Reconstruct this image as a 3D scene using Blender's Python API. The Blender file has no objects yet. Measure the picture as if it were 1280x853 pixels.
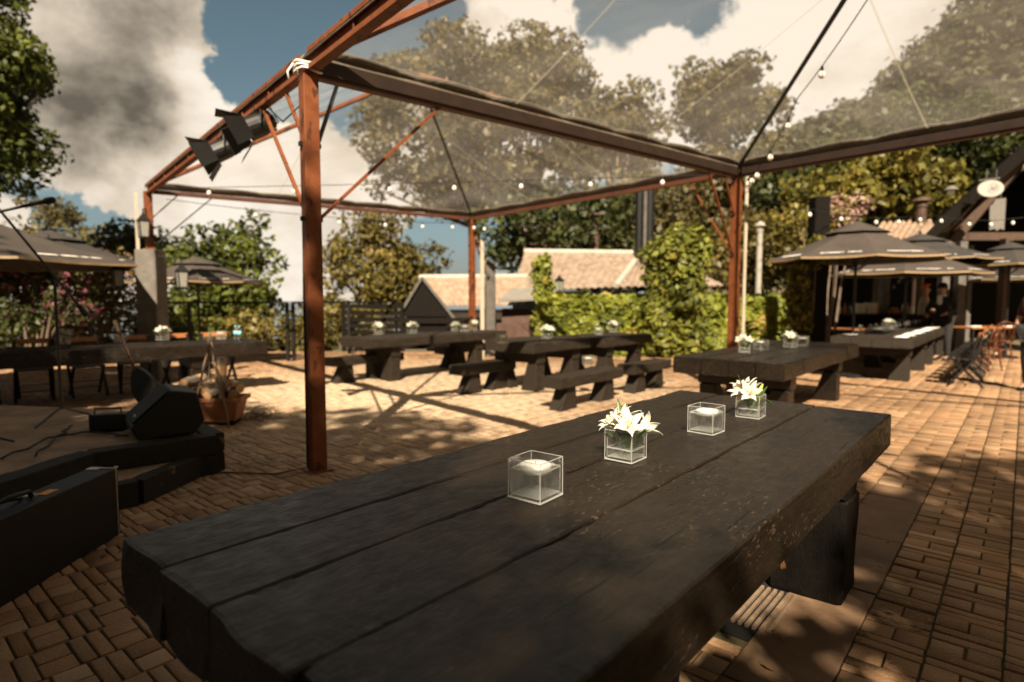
import bpy, bmesh, math, random
import numpy as np
from mathutils import Vector, Matrix, noise as mn
S = bpy.context.scene
COL = S.collection
R = math.radians

# ------------------------------------------------------------------ camera
F, CH = 740.0, 1.46
TH = math.atan((426.5 - 373) / F)
cam_d = bpy.data.cameras.new('camera'); cam = bpy.data.objects.new('camera', cam_d); COL.objects.link(cam)
cam.location = (0, 0, CH); cam.rotation_euler = (R(90) - TH, 0, 0)
cam_d.sensor_fit = 'HORIZONTAL'; cam_d.sensor_width = 36; cam_d.lens = 36 * F / 1280
cam_d.clip_start = 0.05; cam_d.clip_end = 20000
cam_d.dof.use_dof = True; cam_d.dof.focus_distance = 2.3; cam_d.dof.aperture_fstop = 1.5
S.camera = cam

def ray(px, py):
    dx = (px - 640) / F; dy = (426.5 - py) / F
    return Vector((dx, math.cos(TH) + dy * math.sin(TH), -math.sin(TH) + dy * math.cos(TH)))
def G(px, py, z=0.0):
    v = ray(px, py); t = (z - CH) / v.z
    return Vector((v.x * t, v.y * t, z))
def At(px, py, Y):
    v = ray(px, py); t = Y / v.y
    return Vector((v.x * t, Y, CH + v.z * t))

# ------------------------------------------------------------------ sun, sky, exposure
SUN_EL = 42.0
ldir = Vector((0.03, 1.0, -math.tan(R(SUN_EL)))).normalized()
sun_d = bpy.data.lights.new('sun', 'SUN'); sun = bpy.data.objects.new('sun', sun_d); COL.objects.link(sun)
sun_d.energy = 5.0; sun_d.angle = R(0.55); sun_d.color = (1.0, 0.86, 0.66)
sun.rotation_euler = ldir.to_track_quat('-Z', 'Y').to_euler(); sun.location = (0, -20, 20)
S.view_settings.view_transform = 'Standard'; S.view_settings.look = 'None'
S.view_settings.gamma = 1.0; S.view_settings.use_curve_mapping = False
S.view_settings.exposure = 1.32
S.cycles.use_denoising = True
S.cycles.max_bounces = 10; S.cycles.transparent_max_bounces = 12
S.cycles.sample_clamp_indirect = 6.0

W = bpy.data.worlds.new('World'); S.world = W; W.use_nodes = True
def build_world():
    nt = W.node_tree; N = nt.nodes; L = nt.links; N.clear()
    def nd(t, **k):
        n = N.new(t)
        for a, b in k.items(): setattr(n, a, b)
        return n
    def math_(op, a, b=None, c=None, clamp=False):
        n = nd('ShaderNodeMath', operation=op); n.use_clamp = clamp
        for i, v in enumerate((a, b, c)):
            if v is None: continue
            if isinstance(v, (int, float)): n.inputs[i].default_value = v
            else: L.new(v, n.inputs[i])
        return n.outputs[0]
    out = nd('ShaderNodeOutputWorld'); bg = nd('ShaderNodeBackground'); L.new(bg.outputs[0], out.inputs[0])
    sky = nd('ShaderNodeTexSky', sky_type='NISHITA'); sky.sun_disc = False
    sky.sun_elevation = R(SUN_EL); sky.sun_rotation = R(182); sky.altitude = 400
    sky.air_density = 1.0; sky.dust_density = 2.0; sky.ozone_density = 1.0
    hs = nd('ShaderNodeHueSaturation'); hs.inputs['Saturation'].default_value = 0.78; hs.inputs['Hue'].default_value = 0.458
    hs.inputs['Value'].default_value = 0.34
    L.new(sky.outputs[0], hs.inputs['Color'])
    tc = nd('ShaderNodeTexCoord'); d = tc.outputs['Generated']
    n1 = nd('ShaderNodeTexNoise'); n1.inputs['Scale'].default_value = 4.2; n1.inputs['Detail'].default_value = 9; n1.inputs['Roughness'].default_value = 0.56
    mp = nd('ShaderNodeMapping'); mp.inputs['Scale'].default_value = (1, 1, 1.6); mp.inputs['Location'].default_value = (3.1, 0.4, 1.2)
    L.new(d, mp.inputs[0]); L.new(mp.outputs[0], n1.inputs['Vector'])
    # warp of the direction for ragged blobs
    nw = nd('ShaderNodeTexNoise'); nw.inputs['Scale'].default_value = 7.5; nw.inputs['Detail'].default_value = 8; nw.inputs['Roughness'].default_value = 0.6
    L.new(d, nw.inputs['Vector'])
    vs = nd('ShaderNodeVectorMath', operation='SUBTRACT'); L.new(nw.outputs['Color'], vs.inputs[0]); vs.inputs[1].default_value = (0.5, 0.5, 0.5)
    vm = nd('ShaderNodeVectorMath', operation='SCALE'); L.new(vs.outputs[0], vm.inputs[0]); vm.inputs['Scale'].default_value = 0.30
    va = nd('ShaderNodeVectorMath', operation='ADD'); L.new(d, va.inputs[0]); L.new(vm.outputs[0], va.inputs[1])
    wd = va.outputs[0]
    def blob(px, py, rad, wgt, soft=0.5, warp=True):
        c = Vector(px).normalized() if py is None else ray(px, py).normalized()
        s = nd('ShaderNodeVectorMath', operation='DISTANCE'); L.new(wd if warp else d, s.inputs[0]); s.inputs[1].default_value = c
        m = nd('ShaderNodeMapRange', interpolation_type='SMOOTHSTEP'); L.new(s.outputs['Value'], m.inputs[0])
        m.inputs[1].default_value = rad * (1 - soft); m.inputs[2].default_value = rad * (1 + soft); m.inputs[3].default_value = wgt; m.inputs[4].default_value = 0
        return m.outputs[0]
    cov = math_('MULTIPLY_ADD', n1.outputs['Fac'], 1.5, -0.42)
    for b in [(140, 80, .20, .75), (60, 20, .20, .6), (225, 120, .07, .5), (300, 90, .05, .5), (190, 260, .16, .55, .7), (330, 280, .13, .5, .7), (60, 260, .09, .35, .7), (790, 100, .12, .6, .6),
              (660, 20, .05, .4), (960, 80, .17, .6, .6), (1120, 20, .2, .6), (620, 150, .16, .45), (450, 200, .13, .5),
              (310, 5, .15, -1.0, .4), (400, 20, .14, -.8, .5), (500, 30, .09, -.45), (75, 205, .06, -1.7, .5), (125, 300, .05, -1.0, .5), ((0, -1, .35), None, 1.25, .5, .3, False), (790, 5, .10, -.6), (880, -10, .10, -.5), (560, 300, .06, -.5), (120, 285, .05, -.5)]:
        cov = math_('ADD', cov, blob(*b))
    mask = nd('ShaderNodeMapRange', interpolation_type='SMOOTHSTEP'); L.new(cov, mask.inputs[0])
    mask.inputs[1].default_value = 0.32; mask.inputs[2].default_value = 0.62
    # cloud body: thick parts and undersides grey, rims bright
    n2 = nd('ShaderNodeTexNoise'); n2.inputs['Scale'].default_value = 5.0; n2.inputs['Detail'].default_value = 7; n2.inputs['Roughness'].default_value = .55
    mp2 = nd('ShaderNodeMapping'); mp2.inputs['Location'].default_value = (7.3, 2.2, .5); mp2.inputs['Scale'].default_value = (1, 1, 1.8)
    L.new(d, mp2.inputs[0]); L.new(mp2.outputs[0], n2.inputs['Vector'])
    g = math_('MULTIPLY_ADD', n2.outputs['Fac'], 1.7, -0.52)
    for b in [((0, -1, .35), None, 1.38, 1.1, .3, False), ((0, -.45, 1), None, .6, .8, .35, False), (130, 105, .10, .62, .8), (90, 30, .10, .10, .8), (1050, 80, .2, -.35, .7), (230, 270, .2, -.32, .7), (790, 110, .2, -.9, .7), (262, 120, .05, -.2, .7), (210, 240, .2, .12, .7)]:  # first two blobs: unseen cloud behind and overhead, darkened to deepen the shade
        g = math_('ADD', g, blob(*b))
    g = math_('ADD', g, 0.0, clamp=True)
    cr = nd('ShaderNodeValToRGB'); L.new(g, cr.inputs[0])
    e = cr.color_ramp.elements; e[0].position = 0.0; e[0].color = (.41, .365, .31, 1); e[1].position = 1.0; e[1].color = (.060, .051, .039, 1)
    k = cr.color_ramp.elements.new(.4); k.color = (.285, .243, .19, 1)
    sm = nd('ShaderNodeVectorMath', operation='SCALE'); L.new(hs.outputs[0], sm.inputs[0]); sm.inputs['Scale'].default_value = 0.075
    mix = nd('ShaderNodeMix', data_type='RGBA'); L.new(mask.outputs[0], mix.inputs['Factor']); L.new(sm.outputs[0], mix.inputs['A']); L.new(cr.outputs[0], mix.inputs['B'])
    up = nd('ShaderNodeVectorMath', operation='SCALE'); L.new(mix.outputs['Result'], up.inputs[0]); up.inputs['Scale'].default_value = 1 / 0.1
    L.new(up.outputs[0], bg.inputs[0]); bg.inputs[1].default_value = 0.1
build_world()

# ------------------------------------------------------------------ helpers
def mat(name, col, col2=None, scale=6, rough=.6, bump=.0, bscale=60, stretch=(1, 1, 1), metal=0.0, spec=.4, lo=.35, hi=.65, coat=0, rvar=0.0, fleck=None):
    m = bpy.data.materials.new(name); m.use_nodes = True; nt = m.node_tree; b = nt.nodes['Principled BSDF']; L = nt.links
    b.inputs['Base Color'].default_value = (*col, 1); b.inputs['Roughness'].default_value = rough
    b.inputs['Metallic'].default_value = metal; b.inputs['Specular IOR Level'].default_value = spec
    if coat: b.inputs['Coat Weight'].default_value = coat
    tc = nt.nodes.new('ShaderNodeTexCoord'); mp = nt.nodes.new('ShaderNodeMapping'); mp.inputs['Scale'].default_value = stretch
    L.new(tc.outputs['Object'], mp.inputs[0])
    cur = None
    if col2 is not None:
        n = nt.nodes.new('ShaderNodeTexNoise'); n.inputs['Scale'].default_value = scale; n.inputs['Detail'].default_value = 6; n.inputs['Roughness'].default_value = .62
        L.new(mp.outputs[0], n.inputs['Vector'])
        r = nt.nodes.new('ShaderNodeValToRGB'); r.color_ramp.elements[0].position = lo; r.color_ramp.elements[1].position = hi
        r.color_ramp.elements[0].color = (*col, 1); r.color_ramp.elements[1].color = (*col2, 1)
        L.new(n.outputs['Fac'], r.inputs[0]); cur = r.outputs[0]
        if rvar:
            q = nt.nodes.new('ShaderNodeMapRange'); L.new(n.outputs['Fac'], q.inputs[0]); q.inputs[1].default_value = .3; q.inputs[2].default_value = .7
            q.inputs[3].default_value = rough - rvar; q.inputs[4].default_value = rough + rvar; L.new(q.outputs[0], b.inputs['Roughness'])
    if fleck:
        fc, fs, ft = fleck[:3]
        n = nt.nodes.new('ShaderNodeTexNoise'); n.inputs['Scale'].default_value = fs; n.inputs['Detail'].default_value = 3
        mpf = nt.nodes.new('ShaderNodeMapping'); mpf.inputs['Scale'].default_value = fleck[3] if len(fleck) > 3 else (1, 1, 1)
        L.new(tc.outputs['Object'], mpf.inputs[0]); L.new(mpf.outputs[0], n.inputs['Vector'])
        q = nt.nodes.new('ShaderNodeMapRange'); L.new(n.outputs['Fac'], q.inputs[0]); q.inputs[1].default_value = ft; q.inputs[2].default_value = ft + .04
        mx = nt.nodes.new('ShaderNodeMix'); mx.data_type = 'RGBA'; L.new(q.outputs[0], mx.inputs['Factor'])
        if cur is not None: L.new(cur, mx.inputs['A'])
        else: mx.inputs['A'].default_value = (*col, 1)
        mx.inputs['B'].default_value = (*fc, 1); cur = mx.outputs['Result']
    if cur is not None: L.new(cur, b.inputs['Base Color'])
    if bump:
        n = nt.nodes.new('ShaderNodeTexNoise'); n.inputs['Scale'].default_value = bscale; n.inputs['Detail'].default_value = 8; n.inputs['Roughness'].default_value = .65
        L.new(mp.outputs[0], n.inputs['Vector']); bp = nt.nodes.new('ShaderNodeBump'); bp.inputs['Strength'].default_value = bump; bp.inputs['Distance'].default_value = .01
        L.new(n.outputs['Fac'], bp.inputs['Height']); L.new(bp.outputs[0], b.inputs['Normal'])
    return m

def leaf_mat(name, dark, light, trans=.3, rough=.5, third=None):
    m = bpy.data.materials.new(name); m.use_nodes = True; nt = m.node_tree; b = nt.nodes['Principled BSDF']; L = nt.links; out = nt.nodes['Material Output']
    at = nt.nodes.new('ShaderNodeAttribute'); at.attribute_name = 'rnd'
    r = nt.nodes.new('ShaderNodeValToRGB'); r.color_ramp.elements[0].color = (*dark, 1); r.color_ramp.elements[1].color = (*light, 1)
    r.color_ramp.elements[0].position = .05; r.color_ramp.elements[1].position = .9
    if third is not None:
        r.color_ramp.elements[1].position = .8
        k = r.color_ramp.elements.new(.93); k.color = (*third, 1)
    L.new(at.outputs['Fac'], r.inputs[0]); L.new(r.outputs[0], b.inputs['Base Color'])
    b.inputs['Roughness'].default_value = rough; b.inputs['Specular IOR Level'].default_value = .35
    t = nt.nodes.new('ShaderNodeBsdfTranslucent'); L.new(r.outputs[0], t.inputs[0])
    mx = nt.nodes.new('ShaderNodeMixShader'); mx.inputs[0].default_value = trans; L.new(b.outputs[0], mx.inputs[1]); L.new(t.outputs[0], mx.inputs[2]); L.new(mx.outputs[0], out.inputs[0])
    return m

class MB:
    def __init__(s): s.v = []; s.f = []
    def add(s, vs, fs):
        o = len(s.v); s.v += [tuple(v) for v in vs]; s.f += [tuple(i + o for i in f) for f in fs]; return s
    def box(s, c, size, M=None, taper=None):
        a, b, d = size[0] / 2, size[1] / 2, size[2] / 2
        vs = []
        for z in (-d, d):
            k = taper if (taper and z > 0) else 1
            vs += [(-a * k, -b * k, z), (a * k, -b * k, z), (a * k, b * k, z), (-a * k, b * k, z)]
        c = Vector(c)
        vs = [(M @ Vector(v) if M else Vector(v)) + c for v in vs]
        return s.add(vs, [(0, 3, 2, 1), (4, 5, 6, 7), (0, 1, 5, 4), (1, 2, 6, 5), (2, 3, 7, 6), (3, 0, 4, 7)])
    def bar(s, p, q, w, h=None, up=(0, 0, 1)):
        p = Vector(p); q = Vector(q); h = h or w; d = (q - p); l = d.length; d.normalize(); up = Vector(up)
        if abs(d.dot(up)) > .98: up = Vector((1, 0, 0))
        sd = d.cross(up).normalized(); u2 = sd.cross(d)
        M = Matrix((sd, u2, d)).transposed()
        return s.box((p + q) / 2, (w, h, l), M)
    def tube(s, pts, r, n=8, caps=True):
        pts = [Vector(p) for p in pts]; m = len(pts)
        rs = r if isinstance(r, (list, tuple)) else [r] * m
        vs = []; prev = None
        for i, p in enumerate(pts):
            d = (pts[min(i + 1, m - 1)] - pts[max(i - 1, 0)]).normalized()
            if prev is None:
                a = Vector((0, 0, 1)) if abs(d.z) < .9 else Vector((1, 0, 0)); sd = d.cross(a).normalized()
            else:
                sd = (prev - d * prev.dot(d)); sd = sd.normalized() if sd.length > 1e-6 else d.orthogonal().normalized()
            prev = sd; u2 = d.cross(sd)
            for k in range(n):
                t = 2 * math.pi * k / n; vs.append(p + (sd * math.cos(t) + u2 * math.sin(t)) * rs[i])
        fs = [(i * n + k, i * n + (k + 1) % n, (i + 1) * n + (k + 1) % n, (i + 1) * n + k) for i in range(m - 1) for k in range(n)]
        if caps: fs += [tuple(range(n - 1, -1, -1)), tuple((m - 1) * n + k for k in range(n))]
        return s.add(vs, fs)
    def lathe(s, prof, c=(0, 0, 0), n=16, M=None):
        c = Vector(c); vs = []; m = len(prof)
        for r, z in prof:
            for k in range(n):
                t = 2 * math.pi * k / n; v = Vector((r * math.cos(t), r * math.sin(t), z)); vs.append((M @ v if M else v) + c)
        fs = [(i * n + k, i * n + (k + 1) % n, (i + 1) * n + (k + 1) % n, (i + 1) * n + k) for i in range(m - 1) for k in range(n)]
        if prof[0][0] > 1e-4: fs.append(tuple(range(n - 1, -1, -1)))
        if prof[-1][0] > 1e-4: fs.append(tuple((m - 1) * n + k for k in range(n)))
        return s.add(vs, fs)
    def prism(s, poly, axis, a0, a1):
        """poly: list of 2-D points; axis 'x' -> points are (y,z), 'y' -> (x,z), 'z' -> (x,y)"""
        def p3(p, a):
            return {'x': (a, p[0], p[1]), 'y': (p[0], a, p[1]), 'z': (p[0], p[1], a)}[axis]
        n = len(poly); vs = [p3(p, a0) for p in poly] + [p3(p, a1) for p in poly]
        return s.add(vs, [tuple(range(n - 1, -1, -1)), tuple(range(n, 2 * n))] + [(i, (i + 1) % n, n + (i + 1) % n, n + i) for i in range(n)])
    def beam(s, x0, x1, y0, y1, z0, z1, nx=24, amp=.006, seed=0, rnd=.015, sub=3, endamp=.01, chip=0.0):
        """hand-hewn timber along x: rounded section displaced by noise"""
        ring = []
        w, h = y1 - y0, z1 - z0; r = min(rnd, w * .3, h * .3)
        def seg(a, b, n):
            return [(a[0] + (b[0] - a[0]) * i / n, a[1] + (b[1] - a[1]) * i / n) for i in range(n)]
        ring += seg((y0 + r, z0), (y1 - r, z0), sub) + seg((y1 - r, z0), (y1, z0 + r), 1)
        ring += seg((y1, z0 + r), (y1, z1 - r), sub) + seg((y1, z1 - r), (y1 - r, z1), 2)
        ring += seg((y1 - r, z1), (y0 + r, z1), sub) + seg((y0 + r, z1), (y0, z1 - r), 2)
        ring += seg((y0, z1 - r), (y0, z0 + r), sub) + seg((y0, z0 + r), (y0 + r, z0), 1)
        n = len(ring); vs = []; cy, cz = (y0 + y1) / 2, (z0 + z1) / 2
        xs = [x0, x0 + .012] + [x0 + (x1 - x0) * i / nx for i in range(1, nx)] + [x1 - .012, x1]
        for i, x in enumerate(xs):
            end = i in (0, len(xs) - 1)
            for (y, z) in ring:
                q = Vector((x * 2.2 + seed * 7.1, y * 7 + seed, z * 7)); q2 = Vector((x * 9 + seed * 3.3, y * 25, z * 25 + seed))
                dy = mn.noise(q) * amp + mn.noise(q2) * amp * .5; dz = mn.noise(q + Vector((9, 3, 1))) * amp + mn.noise(q2 + Vector((4, 8, 2))) * amp * .45
                top = z > z1 - r * 1.01; side = y < y0 + r * 1.01 or y > y1 - r * 1.01
                if top and not side: dz *= .6
                if chip and top and side:
                    k = max(0, mn.noise(Vector((x * 3.1 + seed * 2, y * 3, 4))) + .55 * mn.noise(Vector((x * 11 + seed, 7, y * 5))) + .4 * mn.noise(Vector((x * 38 + seed, 3, y * 5)))) * chip
                    dz -= k * .8; dy += (k if y < cy else -k)
                dx = mn.noise(Vector((y * 6 + seed, z * 5, seed * 2 + (0 if x < (x0 + x1) / 2 else 30)))) * endamp * (1 if (i <= 1 or i >= len(xs) - 2) else 0)
                sh = .975 if end else 1
                vs.append((x + dx, cy + (y - cy) * (1 - (1 - sh) * .3) + dy, cz + (z - cz) * sh + dz))
        m = len(xs)
        fs = [(i * n + k, (i + 1) * n + k, (i + 1) * n + (k + 1) % n, i * n + (k + 1) % n) for i in range(m - 1) for k in range(n)]
        fs += [tuple(range(n)), tuple((m - 1) * n + k for k in range(n - 1, -1, -1))]
        return s.add(vs, fs)
    def build(s, name, m, parent=None, smooth=False, bevel=0, loc=None, sub=0, fix=True):
        me = bpy.data.meshes.new(name); me.from_pydata(s.v, [], s.f)
        if fix:
            bm = bmesh.new(); bm.from_mesh(me); bmesh.ops.recalc_face_normals(bm, faces=bm.faces); bm.to_mesh(me); bm.free()
        me.update()
        if m is not None:
            for q in (m if isinstance(m, (list, tuple)) else [m]): me.materials.append(q)
        if smooth:
            me.polygons.foreach_set('use_smooth', [True] * len(me.polygons))
        o = bpy.data.objects.new(name, me); COL.objects.link(o)
        if parent: o.parent = parent
        if loc is not None: o.location = loc
        if bevel:
            b = o.modifiers.new('bevel', 'BEVEL'); b.width = bevel; b.segments = 2; b.limit_method = 'ANGLE'; b.angle_limit = R(40)
        if sub:
            b = o.modifiers.new('sub', 'SUBSURF'); b.levels = sub; b.render_levels = sub
        return o

def tag(o, label, cat, group=None):
    o['label'] = label; o['category'] = cat
    if group: o['group'] = group
    return o
def thing(name, label, cat, loc=(0, 0, 0), rz=0.0, group=None):
    o = bpy.data.objects.new(name, None); COL.objects.link(o); o.location = loc; o.rotation_euler = (0, 0, rz); o.empty_display_size = .1
    return tag(o, label, cat, group)
KIDS = {}
def kids(o): return [c for c in COL.objects if c.parent == o]
def dup(root, label, loc=None, rz=None, group=None, scale=None):
    def cp(o, par):
        ks = kids(o)
        c = o.copy(); COL.objects.link(c)
        if par is not None: c.parent = par
        for k in ks: cp(k, c)
        return c
    r = cp(root, None); r['label'] = label
    if group: r['group'] = group
    if loc is not None: r.location = loc
    if rz is not None: r.rotation_euler = (0, 0, rz)
    if scale is not None: r.scale = (scale,) * 3 if isinstance(scale, (int, float)) else scale
    return r
def struct(o, kind='structure'): o['kind'] = kind; return o
def np_mesh(name, V, Fq, m, parent=None, rnd=None, smooth=False, midx=None):
    """quads straight from numpy arrays"""
    me = bpy.data.meshes.new(name); nv, nf = len(V), len(Fq); k = Fq.shape[1]
    me.vertices.add(nv); me.vertices.foreach_set('co', V.astype(np.float32).ravel())
    me.loops.add(nf * k); me.loops.foreach_set('vertex_index', Fq.astype(np.int32).ravel())
    me.polygons.add(nf); me.polygons.foreach_set('loop_start', np.arange(0, nf * k, k, dtype=np.int32))
    if smooth: me.polygons.foreach_set('use_smooth', np.ones(nf, dtype=bool))
    if rnd is not None:
        a = me.attributes.new('rnd', 'FLOAT', 'FACE'); a.data.foreach_set('value', rnd.astype(np.float32))
    for q in (m if isinstance(m, (list, tuple)) else [m]): me.materials.append(q)
    if midx is not None: me.polygons.foreach_set('material_index', midx.astype(np.int32))
    me.update(calc_edges=True); me.validate()
    o = bpy.data.objects.new(name, me); COL.objects.link(o)
    if parent: o.parent = parent
    return o

def leaf_quads(P, size, rng, up=.25, out=None, aspect=.55, ow=.6):
    """diamond leaves at points P; returns V,F"""
    n = len(P)
    nrm = rng.normal(size=(n, 3)); nrm /= np.linalg.norm(nrm, axis=1)[:, None]
    if out is not None: nrm = nrm * .8 + out * ow
    nrm[:, 2] += up; nrm /= np.linalg.norm(nrm, axis=1)[:, None]
    t = rng.normal(size=(n, 3)); t -= (t * nrm).sum(1)[:, None] * nrm; t /= np.linalg.norm(t, axis=1)[:, None]
    b = np.cross(nrm, t)
    s = size * rng.uniform(.6, 1.3, size=(n, 1))
    V = np.stack([P - t * s, P + b * s * aspect + nrm * s * .12, P + t * s, P - b * s * aspect + nrm * s * .12], axis=1).reshape(-1, 3)
    return V, np.arange(4 * n).reshape(-1, 4)

U = Vector((.655, .756, 0)).normalized(); V_ = Vector((U.y, -U.x, 0))   # paving and table axes: along, across (to the right)
ANG = math.atan2(U.y, U.x)

# ------------------------------------------------------------------ materials
M = {}
def table_mat():
    m = bpy.data.materials.new('black_painted_timber'); m.use_nodes = True; nt = m.node_tree; b = nt.nodes['Principled BSDF']; L = nt.links; tc = nt.nodes.new('ShaderNodeTexCoord')
    def noise(scale, stretch, det=6, rough=.6):
        mp = nt.nodes.new('ShaderNodeMapping'); mp.inputs['Scale'].default_value = stretch; L.new(tc.outputs['Object'], mp.inputs[0])
        n = nt.nodes.new('ShaderNodeTexNoise'); n.inputs['Scale'].default_value = scale; n.inputs['Detail'].default_value = det; n.inputs['Roughness'].default_value = rough; L.new(mp.outputs[0], n.inputs['Vector']); return n.outputs['Fac']
    def rng_(v, a, b_, c=0., d=1.):
        q = nt.nodes.new('ShaderNodeMapRange'); L.new(v, q.inputs[0]); q.inputs[1].default_value = a; q.inputs[2].default_value = b_; q.inputs[3].default_value = c; q.inputs[4].default_value = d; return q.outputs[0]
    def mul(a, b_, op='MULTIPLY'):
        q = nt.nodes.new('ShaderNodeMath'); q.operation = op; L.new(a, q.inputs[0])
        if isinstance(b_, float): q.inputs[1].default_value = b_
        else: L.new(b_, q.inputs[1])
        return q.outputs[0]
    def mixc(f, a, c):
        x = nt.nodes.new('ShaderNodeMix'); x.data_type = 'RGBA'; L.new(f, x.inputs['Factor'])
        if isinstance(a, tuple): x.inputs['A'].default_value = (*a, 1)
        else: L.new(a, x.inputs['A'])
        x.inputs['B'].default_value = (*c, 1); return x.outputs['Result']
    grain = noise(9, (1, 13, 13), 8, .7); big = noise(1.6, (1, 2.5, 2.5), 5); dent = noise(16, (1, 1.6, 1.6), 5, .55); crack = noise(5, (.55, 11, 11), 4, .5)
    chip = noise(34, (1, 2.1, 2.1), 2, .4); chipm = noise(2.3, (1, 1.4, 1.4), 3); dust = noise(150, (1, 1, 1), 2)
    col = mixc(rng_(big, .35, .65), (.0125, .0074, .0038), (.0072, .0043, .0023)); col = mixc(mul(rng_(grain, .5, .75), .7), col, (.026, .016, .0092))
    cr = rng_(crack, .655, .70); col = mixc(cr, col, (.0015, .001, .0007))
    ch = mul(rng_(chip, .62, .66), rng_(chipm, .47, .62)); col = mixc(mul(ch, .8), col, (.062, .040, .024))
    col = mixc(mul(rng_(dust, .70, .75), .6), col, (.085, .06, .04))
    L.new(col, b.inputs['Base Color']); L.new(rng_(dent, .3, .7, .30, .54), b.inputs['Roughness']); b.inputs['Specular IOR Level'].default_value = .36
    h = mul(mul(grain, .5), mul(dent, 1.0), 'ADD'); h = mul(h, mul(cr, -1.2), 'ADD'); h = mul(h, mul(ch, -.35), 'ADD')
    bp = nt.nodes.new('ShaderNodeBump'); bp.inputs['Strength'].default_value = .75; bp.inputs['Distance'].default_value = .007; L.new(h, bp.inputs['Height']); L.new(bp.outputs[0], b.inputs['Normal']); return m
M['black_wood'] = table_mat()
M['grey_wood'] = mat('weathered_dark_timber', (.017, .0122, .0085), (.040, .030, .021), 6, .62, .5, 20, (1.2, 12, 12), spec=.22, rvar=.1)
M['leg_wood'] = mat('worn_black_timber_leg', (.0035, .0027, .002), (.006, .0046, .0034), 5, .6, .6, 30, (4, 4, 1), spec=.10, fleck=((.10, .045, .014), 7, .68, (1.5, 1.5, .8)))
M['rust'] = mat('rust_red_steel', (.21, .066, .023), (.14, .040, .014), 9, .55, .25, 40, spec=.25, fleck=((.075, .026, .012), 11, .60, (1, 1, .5)))
M['rust_dark'] = mat('dark_rust_rail', (.11, .036, .018), (.07, .026, .015), 7, .55)
M['gutter'] = mat('dark_brown_gutter', (.030, .016, .010), (.02, .011, .008), 6, .55, .2, 30, spec=.35)
M['hem'] = mat('brown_fabric_hem', (.16, .125, .09), (.10, .078, .056), 10, .7, .3, 40)
M['black_metal'] = mat('black_metal', (.0065, .006, .0058), (.0105, .0095, .0085), 14, .45, .1, 80, spec=.45)
M['black_plastic'] = mat('black_plastic', (.0045, .0042, .004), (.0065, .006, .0055), 20, .55, .25, 150, spec=.4)
M['grille'] = mat('speaker_grille', (.010, .009, .0075), (.017, .0145, .012), 160, .65, .4, 300)
M['aluminium'] = mat('aluminium_edge', (.55, .53, .5), (.42, .4, .37), 30, .35, .1, 60, metal=.8)
M['chrome'] = mat('bright_metal', (.6, .58, .55), (.5, .48, .45), 30, .25, 0, metal=1)
M['plaster'] = mat('grey_plaster', (.115, .10, .086), (.165, .145, .125), 5, .85, .6, 18, fleck=((.38, .34, .29), 6, .70, (1, 1, .6)))
M['pavec'] = mat('smooth_concrete', (.115, .064, .034), (.215, .13, .074), 2.2, .75, .35, 30)
M['white'] = mat('white_paint', (.75, .72, .66), (.68, .64, .58), 8, .5)
M['pale_wood'] = mat('pale_timber', (.52, .44, .34), (.40, .33, .25), 9, .7, .3, 30, (6, 6, 1))
M['orange_wood'] = mat('orange_varnished_timber', (.38, .15, .05), (.28, .10, .033), 7, .4, .2, 30, (1, 8, 8), spec=.5)
M['brown_wood'] = mat('reddish_bentwood', (.13, .035, .014), (.10, .026, .010), 7, .35, .1, 30, spec=.5)
M['terracotta'] = mat('terracotta', (.40, .165, .085), (.33, .13, .068), 6, .75, .3, 30)
M['bark'] = mat('bark', (.10, .068, .045), (.17, .125, .09), 8, .9, .9, 14, (3, 3, .7))
M['bark_pink'] = mat('pale_bark', (.26, .17, .115), (.17, .11, .078), 5, .85, .6, 10, (2, 2, .6))
M['log_bark'] = mat('log_bark', (.16, .125, .095), (.27, .21, .16), 10, .9, .9, 30)
M['log_end'] = mat('cut_log_end', (.58, .34, .17), (.46, .25, .12), 16, .8, .2, 60)
M['stick'] = mat('pale_stick', (.30, .21, .135), (.2, .13, .08), 8, .8, .6, 30)
M['tile'] = mat('clay_tile', (.33, .25, .185), (.17, .12, .088), 3.2, .8, .5, 12, lo=.3, hi=.7, fleck=((.10, .085, .065), 5, .66))
M['tile_red'] = mat('pale_clay_tile', (.36, .265, .19), (.23, .15, .10), 4, .8, .4, 12)  # slightly lighter clay colour than the other tiles
M['ridge'] = mat('pale_ridge_mortar', (.45, .40, .34), (.33, .285, .235), 5, .8, .3, 20)
M['dark_wood'] = mat('dark_stained_boards', (.0050, .0036, .0025), (.0095, .0068, .0046), 5, .75, .4, 20, (1, 6, 6), spec=.12)
M['brown_beam'] = mat('brown_timber_beam', (.085, .05, .032), (.06, .034, .022), 5, .65, .3, 20)
M['blue_wall'] = mat('blue_grey_painted_wall', (.13, .18, .23), (.10, .14, .18), 4, .7, .2, 20)
M['brick'] = mat('dark_brick', (.075, .042, .03), (.11, .062, .044), 7, .85, .5, 25)
M['grey_conc'] = mat('grey_concrete_post', (.13, .115, .10), (.09, .08, .07), 6, .85, .4, 20)
M['canvas'] = mat('dark_taupe_canvas', (.048, .037, .030), (.066, .051, .042), 3, .85, .25, 60)
M['canvas_dark'] = mat('charcoal_canvas', (.034, .029, .025), (.046, .039, .034), 3, .85, .25, 60)
M['gold'] = mat('gold_trim', (.30, .20, .10), (.24, .16, .08), 12, .6)
M['print'] = mat('white_print', (.75, .70, .62), (.66, .6, .54), 30, .6)
M['linen'] = mat('white_linen', (.80, .76, .70), (.74, .7, .64), 20, .8, .3, 60)
M['wax'] = mat('white_candle_wax', (.83, .80, .74), None, rough=.5)
M['bulb'] = mat('frosted_bulb', (.85, .80, .72), None, rough=.25, spec=.5)
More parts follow.
